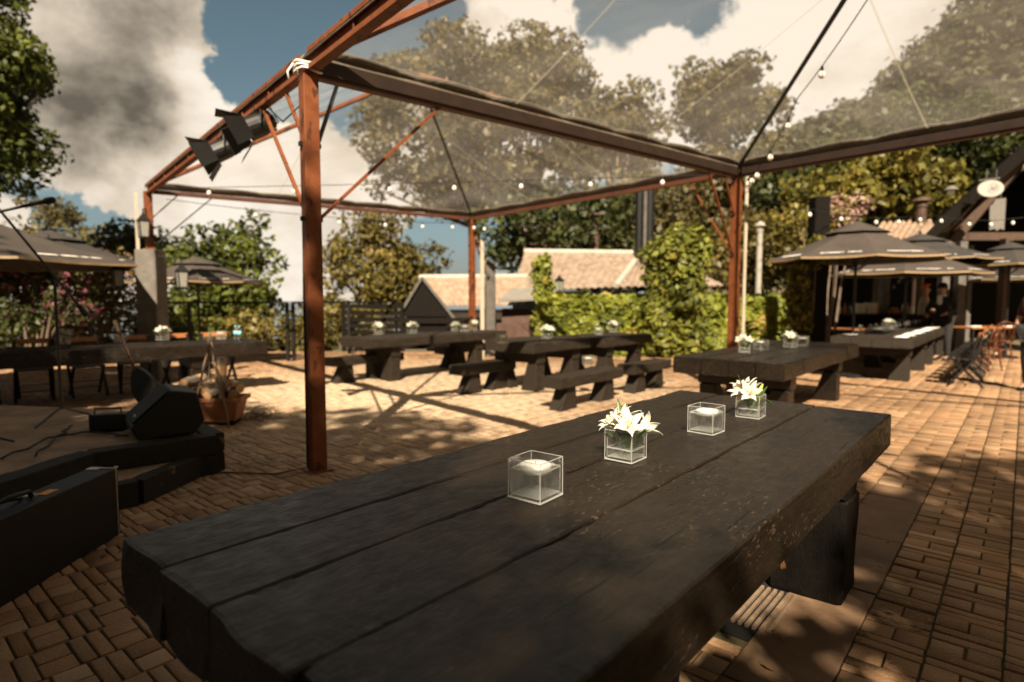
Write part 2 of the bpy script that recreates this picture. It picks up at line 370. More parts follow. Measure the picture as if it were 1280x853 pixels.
def petal_mat():
    m = mat('white_lily_petal', (.80, .78, .70), (.76, .75, .6), 6, .45, .15, 40); nt = m.node_tree; b = nt.nodes['Principled BSDF']; out = nt.nodes['Material Output']
    t = nt.nodes.new('ShaderNodeBsdfTranslucent'); t.inputs[0].default_value = (.9, .88, .78, 1); x = nt.nodes.new('ShaderNodeMixShader'); x.inputs[0].default_value = .35
    nt.links.new(b.outputs[0], x.inputs[1]); nt.links.new(t.outputs[0], x.inputs[2]); nt.links.new(x.outputs[0], out.inputs[0]); return m
M['petal'] = petal_mat()
M['anther'] = mat('lily_anther', (.42, .22, .05), None, rough=.7)
M['bud'] = mat('yellow_green_bud', (.42, .44, .10), (.32, .36, .08), 10, .5)
M['lily_leaf'] = mat('lily_leaf', (.045, .085, .018), (.085, .13, .028), 8, .4, .15, 40, spec=.5)
M['skin'] = mat('skin', (.46, .26, .17), (.42, .23, .15), 10, .55)
M['cloth_black'] = mat('black_cloth', (.017, .015, .014), (.026, .022, .02), 12, .85, .2, 60)
M['cloth_wine'] = mat('dark_wine_cloth', (.06, .024, .02), (.045, .018, .015), 12, .85, .2, 60)
M['cloth_white'] = mat('white_cloth', (.75, .71, .65), None, rough=.8)
M['cloth_cream'] = mat('cream_cloth', (.6, .46, .34), (.52, .38, .28), 12, .8)
M['hair'] = mat('dark_hair', (.02, .013, .009), (.03, .02, .014), 30, .5, .3, 60)
M['red'] = mat('red_flower', (.55, .09, .05), (.6, .16, .06), 30, .6)
M['orange'] = mat('orange_fruit', (.62, .25, .05), (.55, .17, .04), 10, .5)
M['dirt'] = mat('stage_dirt', (.20, .135, .085), (.36, .245, .155), 4, .9, .8, 14)
M['sleeper'] = mat('dark_sleeper', (.010, .0072, .005), (.019, .0135, .0095), 4, .75, .5, 18, (1, 8, 8), fleck=((.13, .07, .035), 6, .70))
M['wire'] = mat('black_wire', (.012, .011, .01), None, rough=.6)
M['tube_dark'] = mat('dark_steel_tube', (.02, .018, .017), (.03, .026, .024), 10, .5)
M['label_o'] = mat('orange_sticker', (.75, .30, .04), None, rough=.5)
M['blue_cap'] = mat('pale_blue_label', (.22, .55, .62), None, rough=.4)
M['paper'] = mat('cream_box_paper', (.72, .62, .48), None, rough=.7)
M['grey_roof'] = mat('grey_sheet_roof', (.26, .235, .2), (.2, .18, .155), 4, .6)
M['pipe_white'] = mat('chalky_white_pipe', (.36, .33, .28), (.28, .25, .21), 9, .6, fleck=((.14, .11, .085), 9, .62))
M['signwhite'] = mat('sign_white', (.42, .40, .36), (.36, .34, .3), 9, .5)
M['signgrey'] = mat('sign_grey', (.17, .15, .13), (.14, .125, .11), 9, .7)
M['ink'] = mat('grey_ink', (.15, .14, .13), None, rough=.6)
M['slat'] = mat('drain_slat', (.25, .175, .11), (.15, .10, .065), 20, .7, .3, 60)
M['void'] = mat('drain_pit', (.01, .008, .007), None, rough=.9)
M['lantern_glass'] = mat('frosted_lantern_pane', (.30, .29, .25), (.24, .23, .2), 9, .2, spec=.5)

def glass(name, col=(.97, .98, .97), ior=1.45, rough=0.0):
    m = bpy.data.materials.new(name); m.use_nodes = True; b = m.node_tree.nodes['Principled BSDF']
    b.inputs['Base Color'].default_value = (*col, 1); b.inputs['Transmission Weight'].default_value = 1; b.inputs['IOR'].default_value = ior; b.inputs['Roughness'].default_value = rough
    return m
def clear(name, col, ior, tfac, sparkle):
    m = glass(name, col, ior); nt = m.node_tree; b = nt.nodes['Principled BSDF']; out = nt.nodes['Material Output']; L = nt.links
    t = nt.nodes.new('ShaderNodeBsdfTransparent'); t.inputs[0].default_value = (*col, 1); x = nt.nodes.new('ShaderNodeMixShader'); x.inputs[0].default_value = tfac
    d = nt.nodes.new('ShaderNodeBsdfDiffuse'); d.inputs[0].default_value = (.9, .9, .87, 1); tl = nt.nodes.new('ShaderNodeBsdfTranslucent'); tl.inputs[0].default_value = (.9, .9, .87, 1)
    dm = nt.nodes.new('ShaderNodeMixShader'); dm.inputs[0].default_value = .5; L.new(d.outputs[0], dm.inputs[1]); L.new(tl.outputs[0], dm.inputs[2])
    n = nt.nodes.new('ShaderNodeTexNoise'); n.inputs['Scale'].default_value = 38; n.inputs['Detail'].default_value = 4; tc = nt.nodes.new('ShaderNodeTexCoord'); L.new(tc.outputs['Object'], n.inputs['Vector'])
    q = nt.nodes.new('ShaderNodeMapRange'); L.new(n.outputs['Fac'], q.inputs[0]); q.inputs[1].default_value = .42; q.inputs[2].default_value = .68; q.inputs[3].default_value = sparkle * .3; q.inputs[4].default_value = sparkle * 2.2  # patchy white mixed in as painted light inside glass and water
    y = nt.nodes.new('ShaderNodeMixShader'); L.new(q.outputs[0], y.inputs[0])
    L.new(b.outputs[0], x.inputs[1]); L.new(t.outputs[0], x.inputs[2]); L.new(x.outputs[0], y.inputs[1]); L.new(dm.outputs[0], y.inputs[2]); L.new(y.outputs[0], out.inputs[0]); return m
M['glass'] = clear('clear_glass', (.985, .99, .985), 1.45, .62, .012); M['water'] = clear('water', (.985, .99, .985), 1.33, .55, .045)
def glint_mat():  # whitish material painting bright refraction onto the glass cubes
    m = bpy.data.materials.new('glass_glint'); m.use_nodes = True; nt = m.node_tree; b = nt.nodes['Principled BSDF']; out = nt.nodes['Material Output']
    b.inputs['Base Color'].default_value = (.80, .79, .74, 1); b.inputs['Roughness'].default_value = .2; b.inputs['Specular IOR Level'].default_value = .6
    t = nt.nodes.new('ShaderNodeBsdfTranslucent'); t.inputs[0].default_value = (.8, .8, .75, 1); x = nt.nodes.new('ShaderNodeMixShader'); x.inputs[0].default_value = .4
    tr = nt.nodes.new('ShaderNodeBsdfTransparent'); y = nt.nodes.new('ShaderNodeMixShader'); y.inputs[0].default_value = .55
    nt.links.new(b.outputs[0], x.inputs[1]); nt.links.new(t.outputs[0], x.inputs[2]); nt.links.new(x.outputs[0], y.inputs[1]); nt.links.new(tr.outputs[0], y.inputs[2]); nt.links.new(y.outputs[0], out.inputs[0]); return m
M['glint'] = glint_mat()
def film_mat(name, fac, tint, dcol, nvar):
    m = bpy.data.materials.new(name); m.use_nodes = True; nt = m.node_tree; N = nt.nodes; L = nt.links; N.remove(N['Principled BSDF']); out = N['Material Output']
    tr = N.new('ShaderNodeBsdfTransparent'); tr.inputs[0].default_value = (*tint, 1)
    df = N.new('ShaderNodeBsdfDiffuse'); df.inputs[0].default_value = (*dcol, 1)
    tl = N.new('ShaderNodeBsdfTranslucent'); tl.inputs[0].default_value = (*dcol, 1)
    m1 = N.new('ShaderNodeMixShader'); m1.inputs[0].default_value = .8; L.new(df.outputs[0], m1.inputs[1]); L.new(tl.outputs[0], m1.inputs[2])
    tc = N.new('ShaderNodeTexCoord'); n = N.new('ShaderNodeTexNoise'); n.inputs['Scale'].default_value = 1.1; n.inputs['Detail'].default_value = 7; n.inputs['Roughness'].default_value = .62
    mpf = N.new('ShaderNodeMapping'); mpf.inputs['Rotation'].default_value = (0, 0, R(40)); mpf.inputs['Scale'].default_value = (.45, 1.5, 1); L.new(tc.outputs['Object'], mpf.inputs[0]); L.new(mpf.outputs[0], n.inputs['Vector'])
    mr = N.new('ShaderNodeMapRange'); L.new(n.outputs['Fac'], mr.inputs[0]); mr.inputs[1].default_value = .3; mr.inputs[2].default_value = .7; mr.inputs[3].default_value = fac - nvar; mr.inputs[4].default_value = fac + nvar
    m2 = N.new('ShaderNodeMixShader'); L.new(mr.outputs[0], m2.inputs[0]); L.new(tr.outputs[0], m2.inputs[1]); L.new(m1.outputs[0], m2.inputs[2])
    gl = N.new('ShaderNodeBsdfGlossy'); gl.inputs['Roughness'].default_value = .22; gl.inputs[0].default_value = (.9, .88, .84, 1)
    n3 = N.new('ShaderNodeTexNoise'); n3.inputs['Scale'].default_value = 2.2; n3.inputs['Detail'].default_value = 4; L.new(tc.outputs['Object'], n3.inputs['Vector'])
    bp = N.new('ShaderNodeBump'); bp.inputs['Strength'].default_value = .5; bp.inputs['Distance'].default_value = .12; L.new(n3.outputs['Fac'], bp.inputs['Height']); L.new(bp.outputs[0], gl.inputs['Normal'])
    m3 = N.new('ShaderNodeMixShader'); m3.inputs[0].default_value = .035; L.new(m2.outputs[0], m3.inputs[1]); L.new(gl.outputs[0], m3.inputs[2])
    L.new(m3.outputs[0], out.inputs[0]); return m
M['film'] = film_mat('smoky_clear_film',  .12, (.995, .99, .98), (.86, .79, .69), .075)
M['seam'] = film_mat('film_welded_seam', .30, (.95, .93, .88), (.68, .62, .52), .04)

L_ = {}
L_['yellow'] = leaf_mat('yellow_green_leaves', (.035, .030, .008), (.20, .155, .032), .3, third=(.28, .2, .06))
L_['olive'] = leaf_mat('olive_leaves', (.035, .031, .011), (.15, .12, .04), .28)
L_['dark'] = leaf_mat('dark_green_leaves', (.018, .025, .008), (.075, .085, .02), .25)
L_['left'] = leaf_mat('fresh_green_leaves', (.016, .026, .006), (.15, .17, .028), .3)
L_['ivy'] = leaf_mat('ivy_leaves', (.055, .07, .012), (.33, .35, .05), .35, third=(.42, .25, .07))
L_['ivyd'] = leaf_mat('ivy_column_leaves', (.05, .05, .010), (.24, .20, .034), .3, third=(.34, .22, .06))
L_['ivyc'] = leaf_mat('ivy_on_column_leaves', (.03, .038, .008), (.26, .265, .04), .33, third=(.38, .25, .07))
L_['hill'] = leaf_mat('hill_wood_leaves', (.032, .033, .014), (.085, .078, .032), .2)
L_['pink'] = leaf_mat('bougainvillea_bracts', (.10, .03, .05), (.34, .09, .13), .35, third=(.42, .2, .2))
L_['blush'] = leaf_mat('pale_blossom', (.3, .15, .12), (.5, .33, .27), .35)
L_['dry'] = leaf_mat('dry_shrub', (.12, .07, .03), (.30, .17, .07), .3)
L_['grass'] = leaf_mat('rough_grass', (.05, .05, .014), (.14, .12, .036), .3)

# ------------------------------------------------------------------ ground, terrain, paving
def sstep(a, b, x):
    t = np.clip((x - a) / (b - a), 0, 1); return t * t * (3 - 2 * t)
def terrain_h(x, y):
    x = np.asarray(x, float); y = np.asarray(y, float)
    r = np.hypot(x, y); az = np.degrees(np.arctan2(x, np.maximum(y, 1e-3)))
    az = np.where(y < 0, np.where(x > 0, 90, -90), az)
    h = -.035 * np.ones_like(x)
    drop = sstep(15.3, 19.5, y) * (1 - sstep(.42, .58, x / np.maximum(y, 1)))
    h -= drop * 1.1
    h -= sstep(20, 70, r) * 7 * (1 - sstep(5, 22, az)) + sstep(70, 900, r) * 60 * (1 - sstep(5, 16, az))
    hill = np.interp(az, [4, 10, 15, 22, 30, 36, 42, 60, 90], [0, 8, 19, 23, 27, 37, 50, 65, 55])
    h += hill * sstep(24, 125, r) * (1 - .0 * r)
    return h
def build_ground():
    rr = np.concatenate([np.linspace(0.0, 26, 53)[1:], np.geomspace(27, 9000, 60)])
    aa = np.radians(np.linspace(-180, 180, 181))
    Rr, A = np.meshgrid(rr, aa, indexing='ij'); X = Rr * np.sin(A); Y = Rr * np.cos(A); Z = terrain_h(X, Y)
    V = np.stack([X, Y, Z], -1).reshape(-1, 3); na = len(aa)
    V = np.vstack([V, [[0, 0, -.035]]])
    i = np.arange(len(rr) - 1)[:, None]; k = np.arange(na - 1)[None, :]
    Fq = np.stack([i * na + k, i * na + k + 1, (i + 1) * na + k + 1, (i + 1) * na + k], -1).reshape(-1, 4)
    m = mat('earth_and_grass', (.10, .085, .04), (.17, .12, .07), .6, .95, .4, 6, fleck=((.055, .06, .02), 1.2, .52))
    o = np_mesh('ground', V, Fq, m, smooth=True); struct(o)
    # centre cap
    c = MB(); c.lathe([(.0, -.036), (.55, -.036)], n=24); struct(c.build('ground', m))
build_ground()

def paving():
    rng = np.random.default_rng(5)
    Wd = .245; off = -.49
    Vs = []; rn = []
    g = .0105
    def paver(s0, s1, t0, t1):
        c = U * ((s0 + s1) / 2) + V_ * ((t0 + t1) / 2)
        if c.y < .25 or c.y > 16.2 or abs(c.x) > c.y * 1.02 + 1.6: return
        gg = g * rng.uniform(.6, 1.3)
        a0, a1, b0, b1 = s0 + gg * .55, s1 - gg * .55, t0 + gg * .55, t1 - gg * .55
        z = rng.normal(0, .0022); tx, ty = rng.normal(0, .007, 2); q = .0028
        js = rng.normal(0, .0022, 8)
        def P(s, t, zz): p = U * s + V_ * t; return (p.x, p.y, zz + z + (s - (s0 + s1) / 2) * tx + (t - (t0 + t1) / 2) * ty)
        top = [P(a0 + q + js[0], b0 + q + js[1], 0), P(a1 - q + js[2], b0 + q + js[3], 0), P(a1 - q + js[4], b1 - q + js[5], 0), P(a0 + q + js[6], b1 - q + js[7], 0)]
        mid = [P(a0, b0, -.0022), P(a1, b0, -.0022), P(a1, b1, -.0022), P(a0, b1, -.0022)]
        bot = [P(a0, b0, -.04), P(a1, b0, -.04), P(a1, b1, -.04), P(a0, b1, -.04)]
        Vs.extend(top + mid + bot); rn.append(rng.random())
    for i in range(-90, 75):
        t0 = off + i * Wd
        band = -.84 < t0 + Wd / 2 < -.49
        w_ = .34 if band else Wd
        if band: t0 = -.83
        elif t0 < -.6: t0 -= (.34 - .245)
        ph = rng.choice([0, Wd * .5]) + rng.uniform(-.03, .03)
        for k in range(-60, 110):
            s0 = k * Wd + ph
            if band:
                if k < 0: continue
                s0 = 5.375 + k * Wd
            c = U * (s0 + .12) + V_ * (t0 + .12)
            if c.y < .1 or c.y > 16.4 or abs(c.x) > c.y * 1.02 + 1.8: continue
            if -1.09 < t0 + .12 < -.74 and 2.5 < s0 + .12 < 3.12: continue
            h = s0 + Wd / 2; tm = t0 + w_ / 2
            paver(s0, h, t0, tm); paver(s0, h, tm, t0 + w_)
            q = h + Wd / 4
            paver(h, q, t0, t0 + w_); paver(q, s0 + Wd, t0, t0 + w_)
    V = np.array(Vs); n = len(rn); b = np.arange(n)[:, None] * 12
    f = [[0, 1, 2, 3]]
    for j in range(4):
        k = (j + 1) % 4; f += [[j, 4 + j, 4 + k, k], [4 + j, 8 + j, 8 + k, 4 + k]]
    f = np.array(f)[:, ::-1]
    Fq = (b[:, None, :] * 0 + b[:, :, None] + f[None]).reshape(-1, 4)
    m = bpy.data.materials.new('clay_pavers'); m.use_nodes = True; nt = m.node_tree; bs = nt.nodes['Principled BSDF']; L = nt.links
    at = nt.nodes.new('ShaderNodeAttribute'); at.attribute_name = 'rnd'
    r = nt.nodes.new('ShaderNodeValToRGB'); e = r.color_ramp.elements; e[0].color = (.235, .128, .062, 1); e[1].color = (.41, .268, .158, 1)
    k = e.new(.5); k.color = (.315, .187, .10, 1); k = e.new(.8); k.color = (.335, .185, .093, 1)
    L.new(at.outputs['Fac'], r.inputs[0])
    tc = nt.nodes.new('ShaderNodeTexCoord')
    n1 = nt.nodes.new('ShaderNodeTexNoise'); n1.inputs['Scale'].default_value = 1.3; n1.inputs['Detail'].default_value = 7; L.new(tc.outputs['Object'], n1.inputs['Vector'])
    q = nt.nodes.new('ShaderNodeMapRange'); L.new(n1.outputs['Fac'], q.inputs[0]); q.inputs[1].default_value = .3; q.inputs[2].default_value = .7; q.inputs[3].default_value = .62; q.inputs[4].default_value = 1.25
    vm = nt.nodes.new('ShaderNodeVectorMath'); vm.operation = 'SCALE'; L.new(r.outputs[0], vm.inputs[0]); L.new(q.outputs[0], vm.inputs['Scale'])
    n2 = nt.nodes.new('ShaderNodeTexNoise'); n2.inputs['Scale'].default_value = 130; n2.inputs['Detail'].default_value = 3; L.new(tc.outputs['Object'], n2.inputs['Vector'])
    q2 = nt.nodes.new('ShaderNodeMapRange'); L.new(n2.outputs['Fac'], q2.inputs[0]); q2.inputs[1].default_value = .58; q2.inputs[2].default_value = .66; q2.inputs[4].default_value = .5
    mx = nt.nodes.new('ShaderNodeMix'); mx.data_type = 'RGBA'; L.new(q2.outputs[0], mx.inputs['Factor']); L.new(vm.outputs[0], mx.inputs['A']); mx.inputs['B'].default_value = (.42, .33, .235, 1)
    # paler sandy tint blended over the middle of the patio
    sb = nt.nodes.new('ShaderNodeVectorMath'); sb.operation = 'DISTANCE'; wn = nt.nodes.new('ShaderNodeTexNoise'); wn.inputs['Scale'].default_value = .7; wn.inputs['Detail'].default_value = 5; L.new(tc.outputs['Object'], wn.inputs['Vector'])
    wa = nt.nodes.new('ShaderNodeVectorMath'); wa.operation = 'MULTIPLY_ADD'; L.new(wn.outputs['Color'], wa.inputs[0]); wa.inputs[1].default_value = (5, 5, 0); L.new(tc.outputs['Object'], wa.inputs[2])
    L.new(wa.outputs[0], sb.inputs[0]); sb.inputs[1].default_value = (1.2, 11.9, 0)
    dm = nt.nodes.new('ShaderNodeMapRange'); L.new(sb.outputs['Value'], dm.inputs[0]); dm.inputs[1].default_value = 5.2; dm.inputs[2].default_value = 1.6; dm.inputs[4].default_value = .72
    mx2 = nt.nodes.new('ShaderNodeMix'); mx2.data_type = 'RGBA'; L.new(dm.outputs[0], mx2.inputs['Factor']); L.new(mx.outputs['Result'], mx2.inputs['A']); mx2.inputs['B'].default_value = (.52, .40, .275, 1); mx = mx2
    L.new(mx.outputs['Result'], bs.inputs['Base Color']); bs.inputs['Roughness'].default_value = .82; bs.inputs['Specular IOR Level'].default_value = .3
    n3 = nt.nodes.new('ShaderNodeTexNoise'); n3.inputs['Scale'].default_value = 55; n3.inputs['Detail'].default_value = 7; L.new(tc.outputs['Object'], n3.inputs['Vector'])
    bp = nt.nodes.new('ShaderNodeBump'); bp.inputs['Strength'].default_value = .55; bp.inputs['Distance'].default_value = .008; L.new(n3.outputs['Fac'], bp.inputs['Height']); L.new(bp.outputs[0], bs.inputs['Normal'])
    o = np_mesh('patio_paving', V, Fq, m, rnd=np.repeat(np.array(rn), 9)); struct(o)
    # smooth concrete strip running beside the near table
    mb = MB(); rg = random.Random(3); s = .3
    while s < 5.3:
        l = min(rg.uniform(.8, 1.3), 5.37 - s); c = U * (s + l / 2) + V_ * (-.66)
        mb.box((c.x, c.y, -.02 + rg.uniform(-.002, .002)), (l - .012, .335, .04), Matrix.Rotation(ANG, 3, 'Z')); s += l
    struct(mb.build('paving_strip', M['pavec'], bevel=.006))
    # bed joints under the pavers: sand and moss
    mb = MB(); mb.add([(-17, .2, -.014), (17, .2, -.014), (17, 16.3, -.014), (-17, 16.3, -.014)], [(0, 1, 2, 3)])
    struct(mb.build('paving_bed', mat('sandy_moss_joints', (.05, .036, .02), (.085, .075, .025), 3, .95, .4, 60)))
paving()

# drain grate
dg = thing('drain_grate', 'pale slatted drain grate in the paving beside the foreground table leg', 'grate', U * 2.82 + V_ * (-.91), ANG)
mb = MB()
for i in range(9): mb.box((0, -.125 + i * .031, -.006), (.42, .015, .03))
mb.build('slat', M['slat'], dg, bevel=.002)
mb = MB(); mb.box((0, 0, -.0125), (.62, .345, .011)); mb.build('pit', M['void'], dg)

# ------------------------------------------------------------------ timber tables and benches
def timber_table(loc, rz, Ln, Wd, zt, th, label, seed, m, planks=None, group='heavy timber tables on the patio', detail=1, legm=None):
    """origin: near left corner on the ground; x along, y negative to the right"""
    t = thing('timber_table', label, 'table', loc, rz, group)
    planks = planks or [0, .27 * Wd, .52 * Wd, .76 * Wd, Wd]
    mb = MB(); rg = random.Random(seed)
    for i in range(len(planks) - 1):
        y1 = -planks[i] - (.002 if i else 0); y0 = -planks[i + 1] + .002
        e0, e1 = rg.uniform(-.02, .02), rg.uniform(-.02, .02)
        mb.beam(e0, Ln + e1, y0, y1, zt - th, zt + rg.uniform(-.004, .003), int(30 * detail * Ln / 2), (.006 if detail < 2 else .003), seed * 5 + i, (.014 if detail < 2 else .006), 5 if detail > 1 else 3, (.014 if detail < 2 else .022), chip=.02 if detail < 2 else .0075)
    mb.build('tabletop', m, t, smooth=detail > 1 and False)
    legm = legm or m
    for xe, sgn in ((Ln * .17, 1), (Ln * .79, -1)):
        b = MB(); b.beam(-(Wd / 2 - .08), Wd / 2 - .08, -.1, .1, zt - th - .17, zt - th - .004, 8, .006, seed + 3)
        b.v = [(xe + v[1], -Wd / 2 + v[0], v[2]) for v in b.v]; b.build('bearer', m, t)
        for s in (-1, 1):
            l = MB(); yo = s * (Wd / 2 - .10); yi = s * (Wd / 2 - .28); yb = s * (Wd / 2 - .42)
            top = zt - th - .17
            l.prism([(-Wd / 2 + yo, 0), (-Wd / 2 + yo, top), (-Wd / 2 + yi, top), (-Wd / 2 + yb, 0)], 'x', xe - .11, xe + .11)
            l.build('leg', legm, t, bevel=.012)
    return t
NL = Vector((-1.07, 1.59, 0))
t1 = timber_table(NL, ANG, 3.48, 1.30, .80, .19, 'big black painted timber table in the foreground with glass cubes on it', 11, M['black_wood'], planks=[0, .28, .56, .90, 1.30], detail=4)
for k in list(kids(t1)):
    if k.name.startswith(('leg', 'bearer')): bpy.data.objects.remove(k)
for x0 in (.45, 2.56):
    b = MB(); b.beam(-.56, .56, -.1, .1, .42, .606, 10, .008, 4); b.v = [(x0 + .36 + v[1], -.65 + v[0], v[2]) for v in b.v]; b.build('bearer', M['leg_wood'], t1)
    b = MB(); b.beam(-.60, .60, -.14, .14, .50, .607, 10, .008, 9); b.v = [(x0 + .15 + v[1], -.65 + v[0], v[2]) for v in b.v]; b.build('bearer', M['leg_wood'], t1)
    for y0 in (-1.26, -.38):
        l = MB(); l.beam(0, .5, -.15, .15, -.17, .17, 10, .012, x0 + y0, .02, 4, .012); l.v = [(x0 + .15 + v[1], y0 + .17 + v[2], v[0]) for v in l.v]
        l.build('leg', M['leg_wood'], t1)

def tt(near_right, Ln, Wd, label, seed, m=M['grey_wood'], zt=.78, th=.17, ang=ANG):
    """placed by its near right-hand corner"""
    p = Vector((near_right[0], near_right[1], 0)); n = Vector((-math.sin(ang), math.cos(ang), 0))
    return timber_table(p + n * Wd, ang, Ln, Wd, zt, th, label, seed, m, detail=1)
tt((2.84, 6.12), 3.63, 1.24, 'black timber table in the middle right just beyond the foreground table', 21, M['black_wood'], th=.19)
tt((-2.35, 9.87), 3.4, .95, 'long weathered timber table at the back with three lily vases', 22)
tt((.35, 8.98), 1.55, 1.06, 'short weathered timber table in the middle with its trestle end facing us', 23)
tt((1.62, 10.12), 1.65, 1.06, 'short weathered timber table directly before the ivy hedge', 24)
tt((6.71, 9.87), 3.3, 1.25, 'timber table laid with white napkins and glasses under the right parasols', 25, M['grey_wood'])
tt((6.71 + U.x * 3.4, 9.87 + U.y * 3.4, ), 3.3, 1.25, 'farther timber table with napkins continuing the laid row on the right', 26, M['grey_wood'])
TLA = R(42)
tl0 = Vector((-3.9, 9.38, 0)) - Vector((math.cos(TLA), math.sin(TLA), 0)) * 4.6
tt(tl0, 4.6, .95, 'long dark timber table on the left in front of the grey pillar', 27, M['black_wood'], ang=TLA, th=.2)

def bench(near_right, Ln, label, seed, ang=ANG, Wd=.32, zt=.45):
    n = Vector((-math.sin(ang), math.cos(ang), 0)); p = Vector((near_right[0], near_right[1], 0)) + n * Wd
    t = thing('timber_bench', label, 'bench', p, ang, 'heavy timber benches')
    mb = MB(); mb.beam(0, Ln, -Wd, 0, zt - .15, zt, 20, .007, seed, .016, 3, .012, .015); mb.build('seat', M['grey_wood'], t)
    for x in (.3, Ln - .3):
        l = MB(); l.prism([(x - .22, 0), (x + .16, 0), (x + .12, zt - .152), (x - .06, zt - .152)], 'y', -Wd + .06, -.06); l.build('leg', M['grey_wood'], t, bevel=.01)
    return t
bench((.62, 7.44), 1.55, 'timber bench with pale worn seat in the middle of the patio', 31)
bench((1.86, 8.87), 1.2, 'timber bench behind the middle bench near the black table', 32)
bench((-.72, 8.75), 1.2, 'low timber bench on the left side of the short middle table', 33)
bench((-3.0, 9.9), 1.5, 'timber bench at the left end of the long back table', 34)
bench((-1.4, 12.2), 2.6, 'timber bench on the far side of the long back table', 35)

# ------------------------------------------------------------------ glass cubes: candle and lily vases
CUBE = .13
def cube_glass(parent, c=CUBE, level=.085):
    w = .0055; o = c / 2; i = o - w; b = .012
    mb = MB()
    def ring(r, z): return [(-r, -r, z), (r, -r, z), (r, r, z), (-r, r, z)]
    vs = ring(o, 0) + ring(o, c) + ring(i, c) + ring(i, b)
    fs = [(3, 2, 1, 0)]
    for a in (0, 4, 8):
        for k in range(4): fs.append((a + k, a + (k + 1) % 4, a + 4 + (k + 1) % 4, a + 4 + k))
    fs.append((12, 13, 14, 15))
    mb.add(vs, fs); gv = mb.build('glass_vase', M['glass'], parent, bevel=.001)
    ed = MB(); e = .0022; k_ = o - .0006  # pale bars painted in as glints along edges and inner corners
    for sx in (-1, 1):
        for sy in (-1, 1): ed.bar((sx * k_, sy * k_, .004), (sx * k_, sy * k_, c - .002), e)
        for sy in (-1, 1): ed.bar((sx * (i - .002), sy * (i - .002), .012), (sx * (i - .002), sy * (i - .002), c * .74), .0016)
        ed.bar((sx * k_, -k_ - e / 2, c), (sx * k_, k_ + e / 2, c), e); ed.bar((-k_ + e / 2, sx * k_, c), (k_ - e / 2, sx * k_, c), e)
        ed.bar((sx * k_, -k_ - e / 2, .0035), (sx * k_, k_ + e / 2, .0035), .005); ed.bar((-k_ + e / 2, sx * k_, .0035), (k_ - e / 2, sx * k_, .0035), .005)
    ed.build('edge_glint', M['glint'], gv)
    bs = MB(); bs.box((0, 0, b + .0012), (2 * i - .004, 2 * i - .004, .002)); bs.build('base_glint', M['glint'], gv)  # pale plate painted in for the bright glow of the base
    wt = MB(); wt.box((0, 0, (b + level) / 2 + .0005), (2 * i - .0012, 2 * i - .0012, level - b - .001)); wo = wt.build('water', M['water'], parent)
    ml = MB(); r_ = i - .0016  # pale strips painted in for the gleam at water level
    for sx in (-1, 1): ml.bar((sx * r_, -r_, level), (sx * r_, r_, level), .0022, .006); ml.bar((-r_ + .0012, sx * r_, level), (r_ - .0012, sx * r_, level), .0022, .006)
    ml.build('waterline_glint', M['glint'], wo)
def candle_cube(label, loc, rz, off=(0, 0), group='glass cubes with floating candles'):
    t = thing('candle_cube', label, 'candle holder', loc, rz, group)
    cube_glass(t, level=.098)
    c = MB(); c.lathe([(.0, -.020), (.035, -.018), (.050, -.005), (.053, .004), (.047, .010), (.014, .011), (0, .009)], (off[0] * .25, off[1] * .25, .1), 24); ob = c.build('floating_candle', M['wax'], t, smooth=True)
    off = (off[0] * .25, off[1] * .25)
    w = MB(); w.tube([(off[0], off[1], .107), (off[0] + .002, off[1], .118)], .0012, 6); w.build('wick', M['ink'], ob)
    return t
def petal(mb, base, axis, ang, ln, wd, curl, open_, seed):
    """a lily petal: leaves the base along the axis, then recurves outwards"""
    rg = random.Random(seed); axis = axis.normalized(); o = axis.orthogonal().normalized(); o2 = axis.cross(o)
    rad = o * math.cos(ang) + o2 * math.sin(ang); tan = axis.cross(rad)
    n = 9; vs = []; p = base.copy(); a = R(14) + rg.uniform(-.05, .05); k = 5
    for i in range(n + 1):
        t = i / n
        d = axis * math.cos(a) + rad * math.sin(a); nr = rad * math.cos(a) - axis * math.sin(a)
        w = wd * (math.sin(math.pi * min(1, (t * .92 + .06))) ** .75) * (1 if t < .55 else (1 - ((t - .55) / .45) ** 2.2) * .97 + .03)
        wav = .10 * w * math.sin(t * 11 + seed)
        for j in range(k):
            s = (j / (k - 1) - .5) * 2
            vs.append(p + tan * s * w / 2 - nr * (abs(s) ** 1.5) * w * (-.22) + nr * (abs(s) > .9) * wav * (1 if s > 0 else -1) + nr * .002 * (1 if j == 2 else 0))
        p = p + d * ln / n; a += (open_ + curl * t * t * 2.2) / n
    fs = [(i * k + j, i * k + j + 1, (i + 1) * k + j + 1, (i + 1) * k + j) for i in range(n) for j in range(k - 1)]
    mb.add(vs, fs)
def leaf_strip(mb, base, d0, ln, wd, bend, seed, fold=.25):
    rg = random.Random(seed); d = Vector(d0).normalized(); side = d.cross(Vector((0, 0, 1))).normalized() if abs(d.z) < .97 else Vector((1, 0, 0)); p = Vector(base); n = 9; vs = []
    for i in range(n + 1):
        t = i / n; w = wd * (math.sin(math.pi * (t * .9 + .08)) ** .8) * (1 if t < .97 else .3); nrm = side.cross(d)
        vs += [p - side * w / 2 + nrm * w * fold, p, p + side * w / 2 + nrm * w * fold]
        p = p + d * ln / n; d = (d + Vector((0, 0, -bend / n)) + side * rg.uniform(-.02, .02)).normalized()
    mb.add(vs, [(i * 3 + j, i * 3 + j + 1, (i + 1) * 3 + j + 1, (i + 1) * 3 + j) for i in range(n) for j in range(2)])
